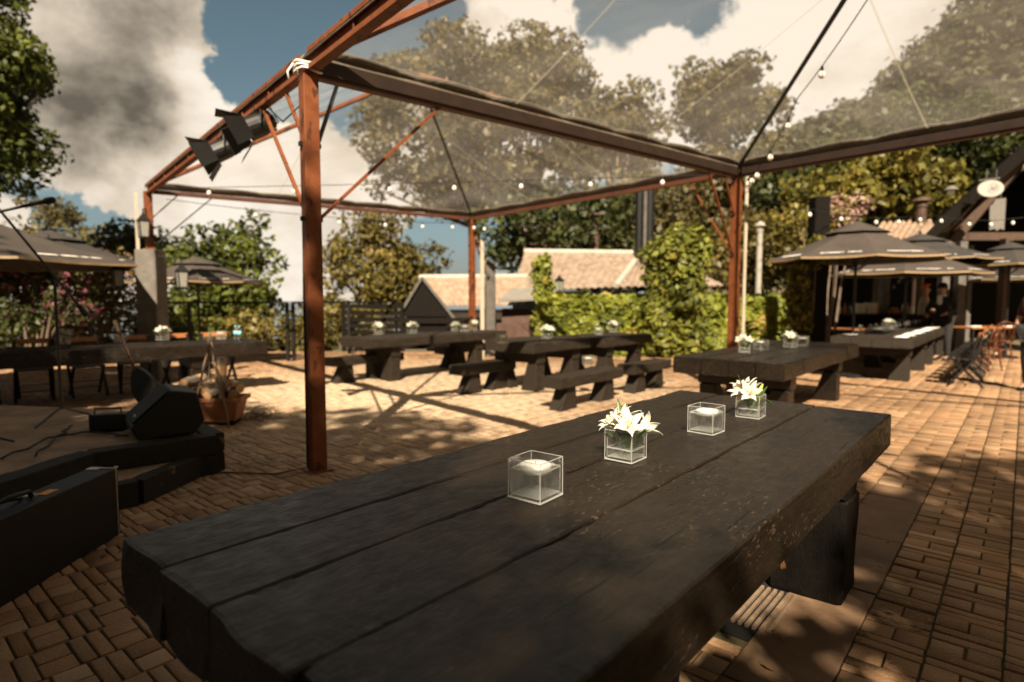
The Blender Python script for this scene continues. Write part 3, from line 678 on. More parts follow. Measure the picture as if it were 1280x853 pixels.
def lily_vase(label, loc, rz, flowers, leaves, buds=(), group='lily vases on the tables'):
    t = thing('lily_vase', label, 'flower vase', loc, rz, group)
    cube_glass(t, CUBE * .95, .05)
    st = MB()
    for i, (bx, ax, ln, wd, op) in enumerate(flowers):
        ax = Vector(ax); b = Vector(bx); mb = MB()
        for k in range(6): petal(mb, b, ax, k * math.pi / 3 + i, ln, wd * (1.0 if k % 2 else .78), op * 1.25, op, i * 17 + k)
        fl = mb.build('lily_flower', M['petal'], t, smooth=True, fix=False)
        sm = fl.modifiers.new('thick', 'SOLIDIFY'); sm.thickness = .0012
        an = MB()
        for k in range(5):
            o = ax.normalized().orthogonal().normalized(); o.rotate(Matrix.Rotation(k * 1.257 + i, 3, ax.normalized()))
            e = b + ax.normalized() * ln * .62 + o * .016; an.tube([b, b + ax.normalized() * ln * .3 + o * .004, e], .0007, 5); an.box(e, (.002, .007, .003))
        an.build('stamen', M['anther'], fl)
        st.tube([b, b - ax.normalized() * .03 + Vector((0, 0, -.01)), Vector((b.x * .3, b.y * .3, .045)), Vector((-b.x * .4 + .01 * i, -b.y * .4, .016))], .0032, 7)
    for b, ax, ln in buds:
        ax = Vector(ax).normalized(); b = Vector(b); mb = MB()
        Mx = ax.to_track_quat('Z', 'Y').to_matrix(); mb.lathe([(0, 0), (.006, .006), (.0105, ln * .35), (.010, ln * .6), (.005, ln * .92), (0, ln)], b, 10, Mx); mb.build('bud', M['bud'], t, smooth=True)
        st.tube([b, Vector((b.x * .3, b.y * .3, .05)), Vector((0, 0, .016))], .0025, 6)
    st.build('stem', M['lily_leaf'], t, smooth=True)
    for i, (b, d, ln, wd, be) in enumerate(leaves):
        mb = MB(); leaf_strip(mb, b, d, ln, wd, be, i); lf = mb.build('leaf', M['lily_leaf'], t, smooth=True, fix=False)
        sm = lf.modifiers.new('thick', 'SOLIDIFY'); sm.thickness = .0008
    return t
Z1 = .805
c1 = candle_cube('clear glass cube with floating candle, nearest on the foreground table', (.078, 1.925, Z1), R(52), (.004, .006))
c2 = candle_cube('clear glass cube with floating candle between two lily vases on the foreground table', (.955, 2.875, Z1), R(46), (.02, -.012))
# v1: world-facing directions (empty is not rotated for the flowers' sake, rz turns the glass with them)
v1 = lily_vase('lily vase in full white bloom, second object on the foreground table', (.465, 2.385, Z1), R(50),
    [((.012, .012, .115), (-.28, .30, .62), .125, .050, 1.0), ((-.020, -.018, .118), (-.45, -.34, .75), .115, .046, 1.15), ((.040, -.040, .108), (.75, -.42, .5), .105, .042, .95), ((.03, .02, .125), (.45, .25, .8), .105, .042, 1.0), ((-.01, .03, .122), (-.5, .55, .7), .10, .04, 1.1)],
    [((0, .0, .06), (-.25, .5, .7), .13, .030, .25), ((.01, -.02, .05), (.15, -.5, .8), .115, .034, .3), ((-.01, -.01, .045), (-.45, -.42, .75), .125, .032, .35), ((.02, .02, .08), (.3, .35, 1.0), .17, .024, .1), ((.02, 0, .07), (.75, .1, .6), .13, .02, .5), ((-.01, .02, .04), (-.5, .2, .7), .11, .03, .4), ((.02, -.03, .03), (.25, -.3, .9), .10, .03, .3)])
v2 = lily_vase('lily vase with a green bud, farthest on the foreground table', (1.325, 3.25, Z1), R(52),
    [((-.03, .0, .115), (-.7, -.15, .6), .11, .044, 1.0), ((.012, .03, .125), (-.1, .25, .9), .115, .044, .9), ((.03, .01, .12), (.55, .25, .7), .10, .04, 1.0), ((-.03, .035, .12), (-.5, .4, .75), .10, .04, 1.1)],
    [((0, 0, .06), (-.3, .25, .8), .15, .022, .2), ((.0, -.02, .05), (.05, -.35, .85), .14, .03, .3), ((.02, -.02, .06), (.45, -.25, .8), .13, .026, .3), ((-.02, .0, .09), (-.95, .15, .35), .15, .018, .6), ((.02, .02, .08), (.9, -.05, .3), .14, .016, .4), ((.03, -.03, .09), (.55, -.45, .1), .10, .028, 1.2), ((-.02, .02, .1), (-.35, .3, 1.2), .15, .012, .1)],
    [((.045, -.02, .115), (.45, -.25, .8), .075)])

def on(px, py, z): return G(px, py, z)
for (px, py, z, lab, sc, rot) in [
    (930, 440, .785, 'white lily vase near the left end of the black middle-right table', 1.05, .4), (988, 434, .785, 'pale lily vase beside a white candle at the far end of the middle-right table', 1.05, 1.3),
    (474, 418, .785, 'lily vase nearest the left end of the long back table', 1.1, 2), (515, 417, .785, 'lily vase in the middle of the long back table', 1.1, 3), (592, 413, .785, 'lily vase nearest the far right end of the long back table', 1.1, 4), (569, 414, .785, 'lily vase with a candle cube to its right on the long back table', .95, 5),
    (684, 423, .785, 'lily vase on the short middle table beside a candle cube', 1.1, .2), (767, 415, .785, 'lily vase on the short table before the ivy hedge', 1.1, 1.9),
    (80, 430, .785, 'lily vase behind the microphone stand on the left table', 1.1, 2.6), (203, 425, .785, 'lily vase standing before the grey pillar on the left table', 1.1, 3.3),
    (1111, 411, .785, 'lily vase among the glasses on the laid table', 1.1, 0.9)]:
    p = on(px, py, z); dup(v1 if rot < 2.5 else v2, lab, p, R(50) + rot, scale=sc)
for (px, py, z, lab, rot) in [
    (951, 437, .785, 'candle cube between the lily vases on the black middle-right table', .3), (1003, 432, .785, 'candle cube at the far right end of the black middle-right table', .9), (628, 429, .785, 'candle cube with white candle on the short middle table', .5), (748, 418, .785, 'candle cube on the short table before the ivy hedge', .1),
    (581, 414, .785, 'candle cube between two lily vases on the long back table', .8), (150, 428, .785, 'candle cube between the vases on the left table', .2), (276, 424, .785, 'candle cube near the water bottles on the left table', .6), (735, 456, .46, 'empty looking glass cube standing under the middle tables', .2)]:
    dup(c1, lab, on(px, py, z) if z < .7 else on(px, py, z), rot)
def water_bottle(label, loc):
    t = thing('water_bottle', label, 'bottle', loc, 0, 'water bottles on the left table')
    b = MB(); b.lathe([(.0, 0), (.033, .003), (.034, .08), (.031, .1), (.034, .12), (.033, .15), (.014, .195), (.013, .21), (0, .21)], n=14); b.build('bottle_body', glass('bottle_plastic', (.9, .95, .96), 1.2, .05) if 'bottle_plastic' not in bpy.data.materials else bpy.data.materials['bottle_plastic'], t, smooth=True)
    b = MB(); b.lathe([(.0346, .085), (.0346, .145)], n=14); b.build('label_band', M['blue_cap'], t, smooth=True)
    b = MB(); b.lathe([(.0, .21), (.016, .21), (.016, .232), (0, .232)], n=12); b.build('cap', M['blue_cap'], t)
    return t
wb = water_bottle('left one of two small water bottles with blue labels', on(295, 425, .785))
dup(wb, 'right one of two small water bottles with blue labels', on(303, 425, .785) + Vector((0, -.1, 0)))

# ------------------------------------------------------------------ canopy
zt = 3.33
A = Vector((-1.655, 4.95, 0)); AB = Vector((-4.74, 5.60, 0)); AD = Vector((5.02, 4.05, 0))
B = A + AB; D = A + AD; Cc = Vector((-.95, 14.15, 0)); E_ = D - AB; F_ = A - AB
up = Vector((0, 0, zt)); PK1 = A + AB / 2 + AD / 2 + Vector((0, 0, 5.05)); PK2 = A - AB / 2 + AD / 2 + Vector((0, 0, 5.05))
can = thing('canopy', 'rust red steel canopy with smoky clear film roof over the patio', 'canopy', A)
def cb(mb): mb.v = [(v[0] - A.x, v[1] - A.y, v[2]) for v in mb.v]; return mb
PS = .125
dAB = AB.normalized(); dAD = AD.normalized(); angP = math.atan2(dAD.y, dAD.x)
RZ = Matrix.Rotation(angP, 3, 'Z')
for nm, p, z0 in (('A', A, 0), ('B', B, 2.32), ('C', Cc, -.9), ('D', D, 0), ('E', E_, 0), ('F', F_, 0)):
    mb = MB(); mb.box(p + Vector((0, 0, (z0 + zt) / 2)), (PS, PS, zt - z0), RZ); 
    if nm != 'B': mb.box(p + Vector((0, 0, max(z0, 0) + .006)), (PS + .09, PS + .09, .012), RZ)
    po = cb(mb).build('post', M['rust'], can, bevel=.006)
    bl = MB()
    for zz in (zt - .62, zt - 1.22):
        for s in (-1, 1): bl.box(p + dAD * s * (PS / 2 + .012) + Vector((0, 0, zz)), (.03, .035, .035), RZ)
    cb(bl).build('bolt', M['black_metal'], po)
def channel(p, q, name='beam', m=None, drop=.0, h=.17):
    """steel channel: two flanges and a recessed web"""
    p = p + up - Vector((0, 0, drop)); q = q + up - Vector((0, 0, drop)); d = (q - p).normalized(); s = d.cross(Vector((0, 0, 1)))
    mb = MB()
    mb.bar(p + Vector((0, 0, h / 2 - .02)), q + Vector((0, 0, h / 2 - .02)), .085, .042); mb.bar(p - Vector((0, 0, h / 2 - .02)), q - Vector((0, 0, h / 2 - .02)), .085, .042)
    mb.bar(p, q, .018, h - .086)
    for i in range(1, 9):
        c = p.lerp(q, i / 9); mb.box(c, (.02, .06, h - .09), Matrix.Rotation(math.atan2(d.y, d.x), 3, 'Z'))
    return cb(mb).build(name, m or M['rust'], can, bevel=.004)
channel(A + dAB * .08, B - dAB * .02, drop=-.03); channel(A - dAB * .08, F_, drop=-.03)
def gutter(p, q, h=.11, w=.13, m=None, drop=.0):
    d = (q - p).normalized(); mb = MB(); a = p + d * .07 + up - Vector((0, 0, drop)); b = q - d * .07 + up - Vector((0, 0, drop)); mb.bar(a, b, w, h); o = cb(mb).build('gutter', m or M['gutter'], can, bevel=.008)
    mb = MB(); mb.bar(a - Vector((0, 0, h / 2 + .012)), b - Vector((0, 0, h / 2 + .012)), w * .6, .022); cb(mb).build('gutter_rail', M['rust_dark'], can)
gutter(A, D, .12, .14); gutter(D, E_, .10, .12)
for p, q in ((B, Cc), (Cc, D)):
    mb = MB(); d = (q - p).normalized(); mb.bar(p + d * .07 + up, q - d * .07 + up, .07, .07); cb(mb).build('beam', M['rust_dark'], can, bevel=.004)
mb = MB(); d = (E_ - F_).normalized(); mb.bar(F_ + d * .07 + up, E_ - d * .07 + up, .07, .07); cb(mb).build('beam', M['rust'], can)
eav = Vector((0, 0, zt + .06))
for p, pk, m, r in ((A, PK1, 'rust', .03), (B, PK1, 'rust', .03), (Cc, PK1, 'tube_dark', .022), (D, PK1, 'rust', .03), (A, PK2, 'rust', .034), (D, PK2, 'tube_dark', .026), (E_, PK2, 'rust', .03), (F_, PK2, 'rust', .03)):
    mb = MB(); a = p + eav; d = (pk - a).normalized()
    if m == 'rust': mb.bar(a + d * .05, pk, r * 2, r * 1.7)
    else: mb.tube([a + d * .05, pk], r, 8)
    cb(mb).build('hip_rafter', M[m], can)
# film panels with a little sag and welded seams, and the fabric hem along each eave
def film_panel(p, q, pk, seed):
    a = p + eav; b = q + eav; pk = pk + Vector((0, 0, .035)); n = 14; vs = []; fs = []; idx = {}
    nrm = (b - a).cross(pk - a).normalized()
    if nrm.z < 0: nrm = -nrm
    a = a + nrm * .04; b = b + nrm * .04
    for i in range(n + 1):
        for j in range(n + 1 - i):
            u, v = j / n, i / n; w = 1 - u - v
            pt = a * w + b * u + pk * v; sag = 27 * u * v * w * .05
            idx[i, j] = len(vs); vs.append(pt - nrm * sag - A)
    for i in range(n):
        for j in range(n - i):
            fs.append((idx[i, j], idx[i, j + 1], idx[i + 1, j]))
            if j < n - i - 1: fs.append((idx[i, j + 1], idx[i + 1, j + 1], idx[i + 1, j]))
    o = MB().add(vs, fs).build('roof_film', M['film'], can, smooth=True)
    sm = MB()
    for k in (.33, .66):
        c = a.lerp(b, k); top = c + (pk - (a + b) / 2) * (min(k, 1 - k) * 2) * .98; dd = (b - a).normalized()
        m_ = 10; pts = []
        for i in range(m_ + 1):
            t = i / m_; pt = c.lerp(top, t); 
            # barycentric for the same sag
            v = t * min(k, 1 - k) * 2 * .98; u = k - v / 2; w = 1 - u - v
            pts.append(pt - nrm * (27 * u * v * w * .05 + .004))
        vv = []
        for pt in pts: vv += [pt - dd * .012 - A, pt + dd * .012 - A]
        sm.add(vv, [(2 * i, 2 * i + 1, 2 * i + 3, 2 * i + 2) for i in range(m_)])
    sm.build('film_seam', M['seam'], o, fix=False)
    # hem
    hm = MB(); d = (b - a); l = d.length; d.normalize(); inw = (pk - (a + b) / 2).normalized(); rg = random.Random(seed); k = 60; vv = []
    ns = max(6, int(l / .85))
    for i in range(k + 1):
        t = i / k; pt = a + d * (l * t); sc = abs(math.sin(math.pi * t * ns)) ** .6
        hw = .07 + .05 * sc + .012 * mn.noise(Vector((t * 9, seed, 0))); low = .03 + .012 * mn.noise(Vector((t * 14, seed, 5)))
        vv += [pt - A - Vector((0, 0, low)) - inw * .03, pt - A + nrm * (.006 + .012 * sc), pt - A + inw * hw + nrm * .012]
    hm.add(vv, [(3 * i + j, 3 * i + j + 1, 3 * i + j + 4, 3 * i + j + 3) for i in range(k) for j in range(2)])
    h = hm.build('film_hem', M['hem'], o, smooth=True, fix=False)
    h.modifiers.new('thick', 'SOLIDIFY').thickness = .006
for i, (p, q, pk) in enumerate(((A, B, PK1), (B, Cc, PK1), (Cc, D, PK1), (D, A, PK1), (A, D, PK2), (D, E_, PK2), (E_, F_, PK2), (F_, A, PK2))): film_panel(p, q, pk, i)
def brace(p, z0, q, w=.032, m='rust'):
    mb = MB(); mb.bar(p + Vector((0, 0, z0)), q, w, w * .7); cb(mb).build('brace', M[m], can)
brace(A + dAD * .06, zt - 1.22, A + dAD * 1.25 + Vector((0, 0, zt - .07)), .035); brace(A + dAD * .06, zt - .62, A + up + (PK1 - A - up) * .2 + Vector((0, 0, .05)), .03, 'tube_dark')
brace(A + dAB * .06, zt - .62, A + dAB * .5 + Vector((0, 0, zt - .08)), .03); brace(A + dAB * .06, zt - 1.22, A + dAB * 1.1 + Vector((0, 0, zt - .08)), .03)
brace(B + (Cc - B).normalized() * .06, zt - .95, B + (Cc - B).normalized() * 1.0 + Vector((0, 0, zt - .04)), .03, 'tube_dark'); brace(B + (Cc - B).normalized() * .06, zt - .45, B + (Cc - B).normalized() * .45 + Vector((0, 0, zt - .04)), .03)
brace(D - dAD * .06, zt - 1.2, D - dAD * .75 + Vector((0, 0, zt - .08)), .03); brace(D + (Cc - D).normalized() * .06, zt - 1.2, D + (Cc - D).normalized() * .8 + Vector((0, 0, zt - .04)), .03); brace(D - dAD * .06, zt - .6, D - dAD * .35 + Vector((0, 0, zt - .08)), .026)
# rope knot and loose strap at the head of the near post
mb = MB()
for k in range(3):
    pts = [A + Vector((math.cos(t) * .11, math.sin(t) * .11, zt - .05 + .03 * k + .012 * math.sin(3 * t + k))) for t in np.linspace(0, 2 * math.pi, 16)]
    mb.tube(pts, .009, 6, False)
mb.tube([A + Vector((-.09, -.08, zt)), A + Vector((-.13, -.10, zt - .07)), A + Vector((-.12, -.1, zt - .13))], .008, 6)
tag(mb.build('rope', M['cloth_white'], smooth=True), 'white rope wound round the head of the near rust post', 'rope')

# ------------------------------------------------------------------ string lights
def string_lights(label, pts, bulbs, sag=.15, drop=.05):
    """pts: anchor points; bulbs: fractions along the whole run"""
    t = thing('string_light', label, 'string light', pts[0], 0, 'strings of bulbs across the patio')
    P0 = Vector(pts[0]); path = []
    for a, b in zip(pts[:-1], pts[1:]):
        for i in range(16):
            s = i / 16; path.append(Vector(a).lerp(Vector(b), s) - Vector((0, 0, sag * 4 * s * (1 - s))))
    path.append(Vector(pts[-1]))
    mb = MB(); mb.tube([p - P0 for p in path], .006, 5); mb.build('cable', M['wire'], t)
    for f in bulbs:
        x = f * (len(path) - 1); i = min(int(x), len(path) - 2); p = path[i].lerp(path[i + 1], x - i) - P0
        s = MB(); s.lathe([(0, 0), (.014, -.002), (.017, -.03), (.019, -.05), (0, -.05)], p, 8); so = s.build('socket', M['black_plastic'], t)
        b = MB(); b.lathe([(.012, -.05), (.02, -.058), (.034, -.085), (.036, -.10), (.028, -.122), (.012, -.134), (0, -.136)], p, 12); b.build('bulb', M['bulb'], so, smooth=True)
    return t
hipD = D + up + Vector((0, 0, .0)); 
string_lights('string of white bulbs rising along the dark hip tube at right', [D + up + Vector((.1, -.12, -.12)), D + up + (PK2 - D - up) * .36 + Vector((.1, 0, -.10)), PK2 + Vector((0, 0, -.15))], [.02, .06, .12, .26, .42, .6, .8], .12)
string_lights('string of bulbs crossing under the smoky film between the far posts', [B + Vector((0, 0, zt + .05)), D + Vector((0, 0, zt - .02))], [.12, .28, .45, .56, .67, .78, .89, .99], .02)
string_lights('string of bulbs along the back eave above the long table', [B + Vector((.2, .2, zt - .1)), Cc + Vector((0, -.1, zt - .12)), Cc + Vector((1.6, -2.0, zt - .22))], [.12, .25, .33, .40, .46, .52, .6], .1)
string_lights('string of bulbs in front of the dark gabled restaurant', [D + Vector((.1, .1, zt - .15)), At(1020, 262, 11.5), At(1160, 268, 13.5), At(1290, 270, 13.5)], [.3, .4, .5, .57, .64, .71, .8, .87, .94], .12)

# ------------------------------------------------------------------ stage lights on the beam
def stage_light(label, t_, yaw):
    p = A + dAB * t_ + Vector((0, 0, zt - .05)); 
    o = thing('stage_light', label, 'stage light', p, yaw, 'stage lights clamped to the rust beam'); o.scale = (.92,) * 3
    # yoke and clamp
    mb = MB(); mb.box((0, 0, .02), (.06, .10, .05)); mb.tube([(0, 0, 0.04), (0, 0, -.01)], .012, 8)
    o_c = mb.build('clamp', M['black_metal'], o)
    mb = MB(); mb.bar((-.14, 0, .0), (.14, 0, .0), .03, .008); mb.bar((-.14, 0, -.0), (-.14, 0, -.17), .03, .008, (0, 1, 0)); mb.bar((.14, 0, -.0), (.14, 0, -.17), .03, .008, (0, 1, 0)); mb.build('yoke', M['chrome'], o)
    Rm = Matrix.Rotation(R(28), 3, 'X'); c = Vector((0, 0, -.15))
    body = MB(); prof = [(0, .17), (.06, .17), (.10, .12), (.12, .02), (.125, -.13), (.115, -.13), (.105, -.06), (0, -.05)]
    Mx = Rm @ Matrix.Rotation(R(90), 3, 'X')
    body.lathe([(r, -z) for r, z in prof], c, 20, Mx)
    for i in range(8):
        a = i * math.pi / 4; body.box(c + Mx @ Vector((math.cos(a) * .10, math.sin(a) * .10, -.11)), (.012, .05, .07), Mx @ Matrix.Rotation(a, 3, 'Z'))
    body.build('housing', M['black_metal'], o)
    lens = MB(); lens.lathe([(0, .052), (.104, .056)], c, 20, Mx); lens.build('lens', M['lantern_glass'], o)
    for k in range(4):
        a = k * math.pi / 2; d = MB(); fl = [(-.115, 0), (.115, 0), (.15, .24), (-.15, .24)]
        Rk = Mx @ Matrix.Rotation(a, 3, 'Z'); tilt = Matrix.Rotation(R(32), 3, 'X')
        vs = []
        for th_ in (0, .004):
            for x, y in fl:
                v = Vector((x, 0, y)); v = tilt.inverted() @ v; vs.append(c + Rk @ (v + Vector((0, .13 + th_, .13))))
        d.add(vs, [(0, 1, 2, 3), (7, 6, 5, 4), (0, 4, 5, 1), (1, 5, 6, 2), (2, 6, 7, 3), (3, 7, 4, 0)]); d.build('barn_door', M['black_metal'], o)
    w = MB(); w.tube([(.03, .1, -.2), (.1, .18, -.12), (.12, .1, .02), (.05, 0, .05)], .006, 6); w.build('cable', M['wire'], o, smooth=True)
    return o
stage_light('black stage light with barn doors nearer the tall rust post', 1.25, R(-62)); stage_light('black stage light with barn doors farther along the rust beam', 2.45, R(-70))
mb = MB(); mb.tube([A + dAB * 1.1 + Vector((0, 0, zt - .02)), A + dAB * .6 + Vector((.0, .0, zt - .3)), A + dAB * .12 + Vector((0, 0, zt - .25)), A + dAB * .09 + Vector((-.02, -.03, zt - .9)), A + Vector((-.075, -.02, 1.5)), A + Vector((-.08, -.02, .03)), A + Vector((-.3, -.15, .012)), A + Vector((-.8, -.1, .012)), A + Vector((-1.4, .25, .012))], .007, 6)
tag(mb.build('power_cable', M['wire'], smooth=True), 'black cable running down the near rust post onto the paving', 'cable')

# ------------------------------------------------------------------ grey pillar, lanterns, other posts
def pillar(name, label, cat, p, w, z0, z1, m, seed, amp=.012):
    t = MB(); t.beam(z0, z1, -w / 2, w / 2, -w / 2, w / 2, 14, amp, seed, .02, 3, .004); t.v = [(v[1] + p[0], v[2] + p[1], v[0]) for v in t.v]
    return tag(t.build(name, m), label, cat)
pillar('stone_pillar', 'rough grey plastered pillar carrying a rust post at left', 'pillar', B, .36, -.03, 2.31, M['plaster'], 3)
mb = MB(); mb.box(B + Vector((-.15, -.1, 2.8)), (.05, .03, .98), RZ); tag(mb.build('timber_batten', M['pale_wood']), 'pale weathered batten strapped to the post on the grey pillar', 'batten')
def lantern(label, p, arm):
    o = thing('lantern', label, 'lantern', p, 0, 'iron lanterns round the grey pillar')
    b = MB(); b.lathe([(.09, 0), (.10, .015), (.10, .03), (.085, .03)], n=4); b.lathe([(.13, .30), (.125, .31), (.05, .39), (.02, .42), (.012, .46), (0, .46)], n=4)
    for k in range(4):
        a = k * math.pi / 2; b.bar((math.cos(a) * .088, math.sin(a) * .088, .03), (math.cos(a) * .11, math.sin(a) * .11, .30), .014)
    b.build('frame', M['black_metal'], o)
    g = MB(); g.lathe([(.082, .031), (.104, .299)], n=4); g.build('glass_pane', M['lantern_glass'], o)
    if arm:
        a = MB(); a.tube([(0, 0, .45), (0, 0, .5), arm], .011, 6); a.build('bracket', M['black_metal'], o)
    return o
for lab, px, py, Y in (('iron lantern hanging to the left of the grey pillar', 148, 360, 10.4), ('iron lantern hanging to the right of the grey pillar before a parasol', 228, 361, 10.4)):
    p = At(px, py, Y); lantern(lab, p, B + Vector((0, 0, 2.2)) - p + Vector(((-.17 if px < 190 else .17), -.1, 0)))
lantern('iron lantern fixed on the post above the grey pillar', B + Vector((.0, -.16, 2.50)), (0, .1, .52))
# posts in the middle distance
pillar('timber_pole', 'pale slim pole beside the back corner post', 'pole', At(603, 400, 14.4), .1, -.9, 2.9, M['pale_wood'], 5, .008)
pillar('concrete_post', 'grey square post behind the pale slim pole', 'post', At(613, 400, 15), .26, -1, 2.35, M['grey_conc'], 6)
pillar('timber_pole', 'pale slim pole just behind the right rust post', 'pole', At(929, 400, 9.35), .05, 0, 3.35, M['pale_wood'], 7, .003)
pillar('dark_column', 'dark square column wrapped in vines beside the front right parasol', 'column', At(1019, 400, 12.2), .31, -.03, 3.5, M['dark_wood'], 8)

# ------------------------------------------------------------------ stage with its gear (left)
ZS = .33
def stage():
    c0 = G(268, 542, ZS); c1 = G(110, 564, ZS); c2 = G(-60, 618, ZS)
    pts = [c0, c1, c2, Vector((-9.5, 3.2, ZS)), Vector((-9.0, 6.9, ZS)), G(205, 513, ZS)]
    o = thing('stage_platform', 'low stage edged with dark timber sleepers and earth surface', 'stage', Vector((c1.x, c1.y, 0)))
    b = Vector((c1.x, c1.y, 0))
    mb = MB(); n = len(pts); vs = [p - b for p in pts]; cen = sum(vs, Vector()) / n
    # fine surface with small bumps
    rg = random.Random(2); tv = []; tf = []
    N_ = 22
    for i in range(n):
        p, q = vs[i], vs[(i + 1) % n]
        o_ = len(tv)
        for a in range(N_ + 1):
            for c in range(N_ + 1):
                e = p.lerp(q, c / N_); v = cen.lerp(e, a / N_); v = Vector((v.x, v.y, ZS - .012 + .016 * mn.noise(v * 5) * (1 if a < N_ else 0))); tv.append(v)
        tf += [(o_ + a * (N_ + 1) + c, o_ + (a + 1) * (N_ + 1) + c, o_ + (a + 1) * (N_ + 1) + c + 1, o_ + a * (N_ + 1) + c + 1) for a in range(N_) for c in range(N_)]
    mb.add(tv, tf); mb.build('stage_floor', M['dirt'], o, smooth=True)
    def sleeper(p, q, z0, z1, w, seed, nm='sleeper'):
        d = (q - p); l = d.length; a = math.atan2(d.y, d.x); s = MB(); s.beam(0, l, -w / 2, w / 2, z0, z1, 24, .0035, seed, .006, 3, .008, .008)
        Mr = Matrix.Rotation(a, 3, 'Z'); s.v = [tuple(Mr @ Vector(v) + Vector((p.x - b.x, p.y - b.y, 0))) for v in s.v]; s.build(nm, M['sleeper'], o)
    for i, (p, q) in enumerate(((c0, c1), (c1, c2), (c0, pts[5]))):
        sleeper(p, q, .17, ZS, .16, 40 + i); sleeper(p, q, 0, .165, .15, 50 + i)
    s0 = Vector((-2.60, 4.93, 0)); s1 = Vector((-2.72, 4.12, 0)); s2 = Vector((-3.4, 3.3, 0))
    st = MB(); st.prism([(p.x - b.x, p.y - b.y) for p in (s0, s1, s2, Vector((-4.4, 3.6, 0)), Vector((-3.9, 4.7, 0)), Vector((-3.1, 5.0, 0)))], 'z', 0, .165); st.build('step', M['dirt'], o, bevel=.01)
    sleeper(s0 + Vector((.02, -.02, 0)), s1 + Vector((.05, 0, 0)), 0, .18, .12, 61, 'step_edge'); sleeper(s1 + Vector((.05, 0, 0)), s2, 0, .18, .12, 62, 'step_edge')
stage()
# wedge monitor
w = thing('wedge_speaker', 'black wedge stage monitor tilted on the stage edge', 'speaker', G(193, 545, ZS) + Vector((0, .18, 0)), R(-52)); w.scale = (.86, .86, .9)
prof = [(-.28, 0), (.20, 0), (.29, .12), (.23, .38), (.02, .42), (-.33, .12)]
mb = MB(); mb.prism(prof, 'x', -.30, .30); mb.v = [(v[0], v[1], v[2]) for v in mb.v]; mb.build('cabinet', M['black_plastic'], w, bevel=.015)
mb = MB(); n_ = Vector((0, -.30, .35)).normalized(); a_, b_ = Vector((0, -.325, .13)), Vector((0, .012, .425)); d_ = (b_ - a_); nn = Vector((0, -d_.z, d_.y)).normalized()
vs = [a_ + d_ * .05 + Vector((sx * .275, 0, 0)) + nn * h for h in (.004, .016) for sx in (-1, 1)] + [a_ + d_ * .95 + Vector((sx * .275, 0, 0)) + nn * h for h in (.004, .016) for sx in (-1, 1)]
mb.add(vs, [(2, 3, 7, 6), (0, 4, 5, 1), (0, 1, 3, 2), (4, 6, 7, 5), (0, 2, 6, 4), (1, 5, 7, 3)]); mb.build('grille', M['grille'], w, bevel=.004)
mb = MB(); c_ = a_ + d_ * .18 + Vector((.12, 0, 0)) + nn * .019; mb.bar(c_ - Vector((.032, 0, 0)), c_ + Vector((.032, 0, 0)), .018, .005, nn); mb.build('badge', M['print'], w)
# mic stands
def mic_stand(label, foot, hz, boom0, boom1, mic=True):
    o = thing('microphone_stand', label, 'microphone stand', foot, 0, 'black microphone stands on the stage'); mb = MB(); mb.tube([(0, 0, .12), (0, 0, hz)], .013, 8); mb.build('pole', M['black_metal'], o)
    for k in range(3):
        a = k * 2.094 + .5; l = MB(); l.tube([(0, 0, .14), (math.cos(a) * .3, math.sin(a) * .3, .012)], .009, 6); l.build('leg', M['black_metal'], o)
    b = MB(); b.tube([boom0, boom1], .011, 8); bo = b.build('boom', M['black_metal'], o); c = MB(); d = (Vector(boom0) - Vector(boom1)).normalized(); c.tube([Vector(boom0) + d * -.02, Vector(boom0) + d * .09], .024, 10); c.build('counterweight', M['black_metal'], bo)
    c = MB(); c.box((0, 0, hz), (.04, .05, .06)); c.build('clutch', M['black_plastic'], o)
    if mic:
        c = MB(); d2 = -d; p = Vector(boom1); c.tube([p, p + d2 * .13, p + d2 * .15, p + d2 * .2, p + d2 * .215], [.012, .017, .026, .026, .012], 10); c.build('microphone', M['black_plastic'], bo)
f = G(78, 528, ZS); yd = f.y
hz = At(71, 352, yd).z - ZS
mic_stand('black boom microphone stand with its boom slanting across the left parasol', f, hz, At(101, 385, yd) - f, At(-40, 215, yd - .25) - f)
f2 = G(-45, 560, ZS); o2 = At(30, 258, f2.y + .3) - f2
mic_stand('second microphone stand at the frame edge with horizontal boom', f2, 1.65, Vector((-.3, 0, 1.62)), o2, True)
# guitar leaning on a stand behind the monitor
gt = thing('guitar', 'brown guitar neck rising behind the black stage monitor', 'guitar', G(165, 520, ZS) + Vector((0, .35, 0)), R(-20)); gt.scale = (.68, .7, .98); gt.rotation_euler = (R(-10), R(-27), R(0))
mb = MB(); prf = []
for i in range(28):
    t = 2 * math.pi * i / 28; r = .155 + .03 * math.cos(2 * t) - .01 * math.sin(t); prf.append((r * math.cos(t), .24 + .26 * math.sin(t) * .95))
mb.prism(prf, 'y', -.05, .05); mb.build('body', M['black_plastic'], gt, bevel=.008)
mb = MB(); mb.box((0, -.045, .68), (.034, .022, .46)); mb.build('neck', M['brown_wood'], gt, bevel=.006)
mb = MB(); mb.prism([(-.018, .90), (.018, .90), (.028, 1.04), (-.028, 1.04)], 'y', -.055, -.035)
for s in (-1, 1):
    for k in range(3): mb.box((s * .03, -.045, .94 + k * .04), (.016, .010, .010))
mb.build('headstock', M['stick'], gt)
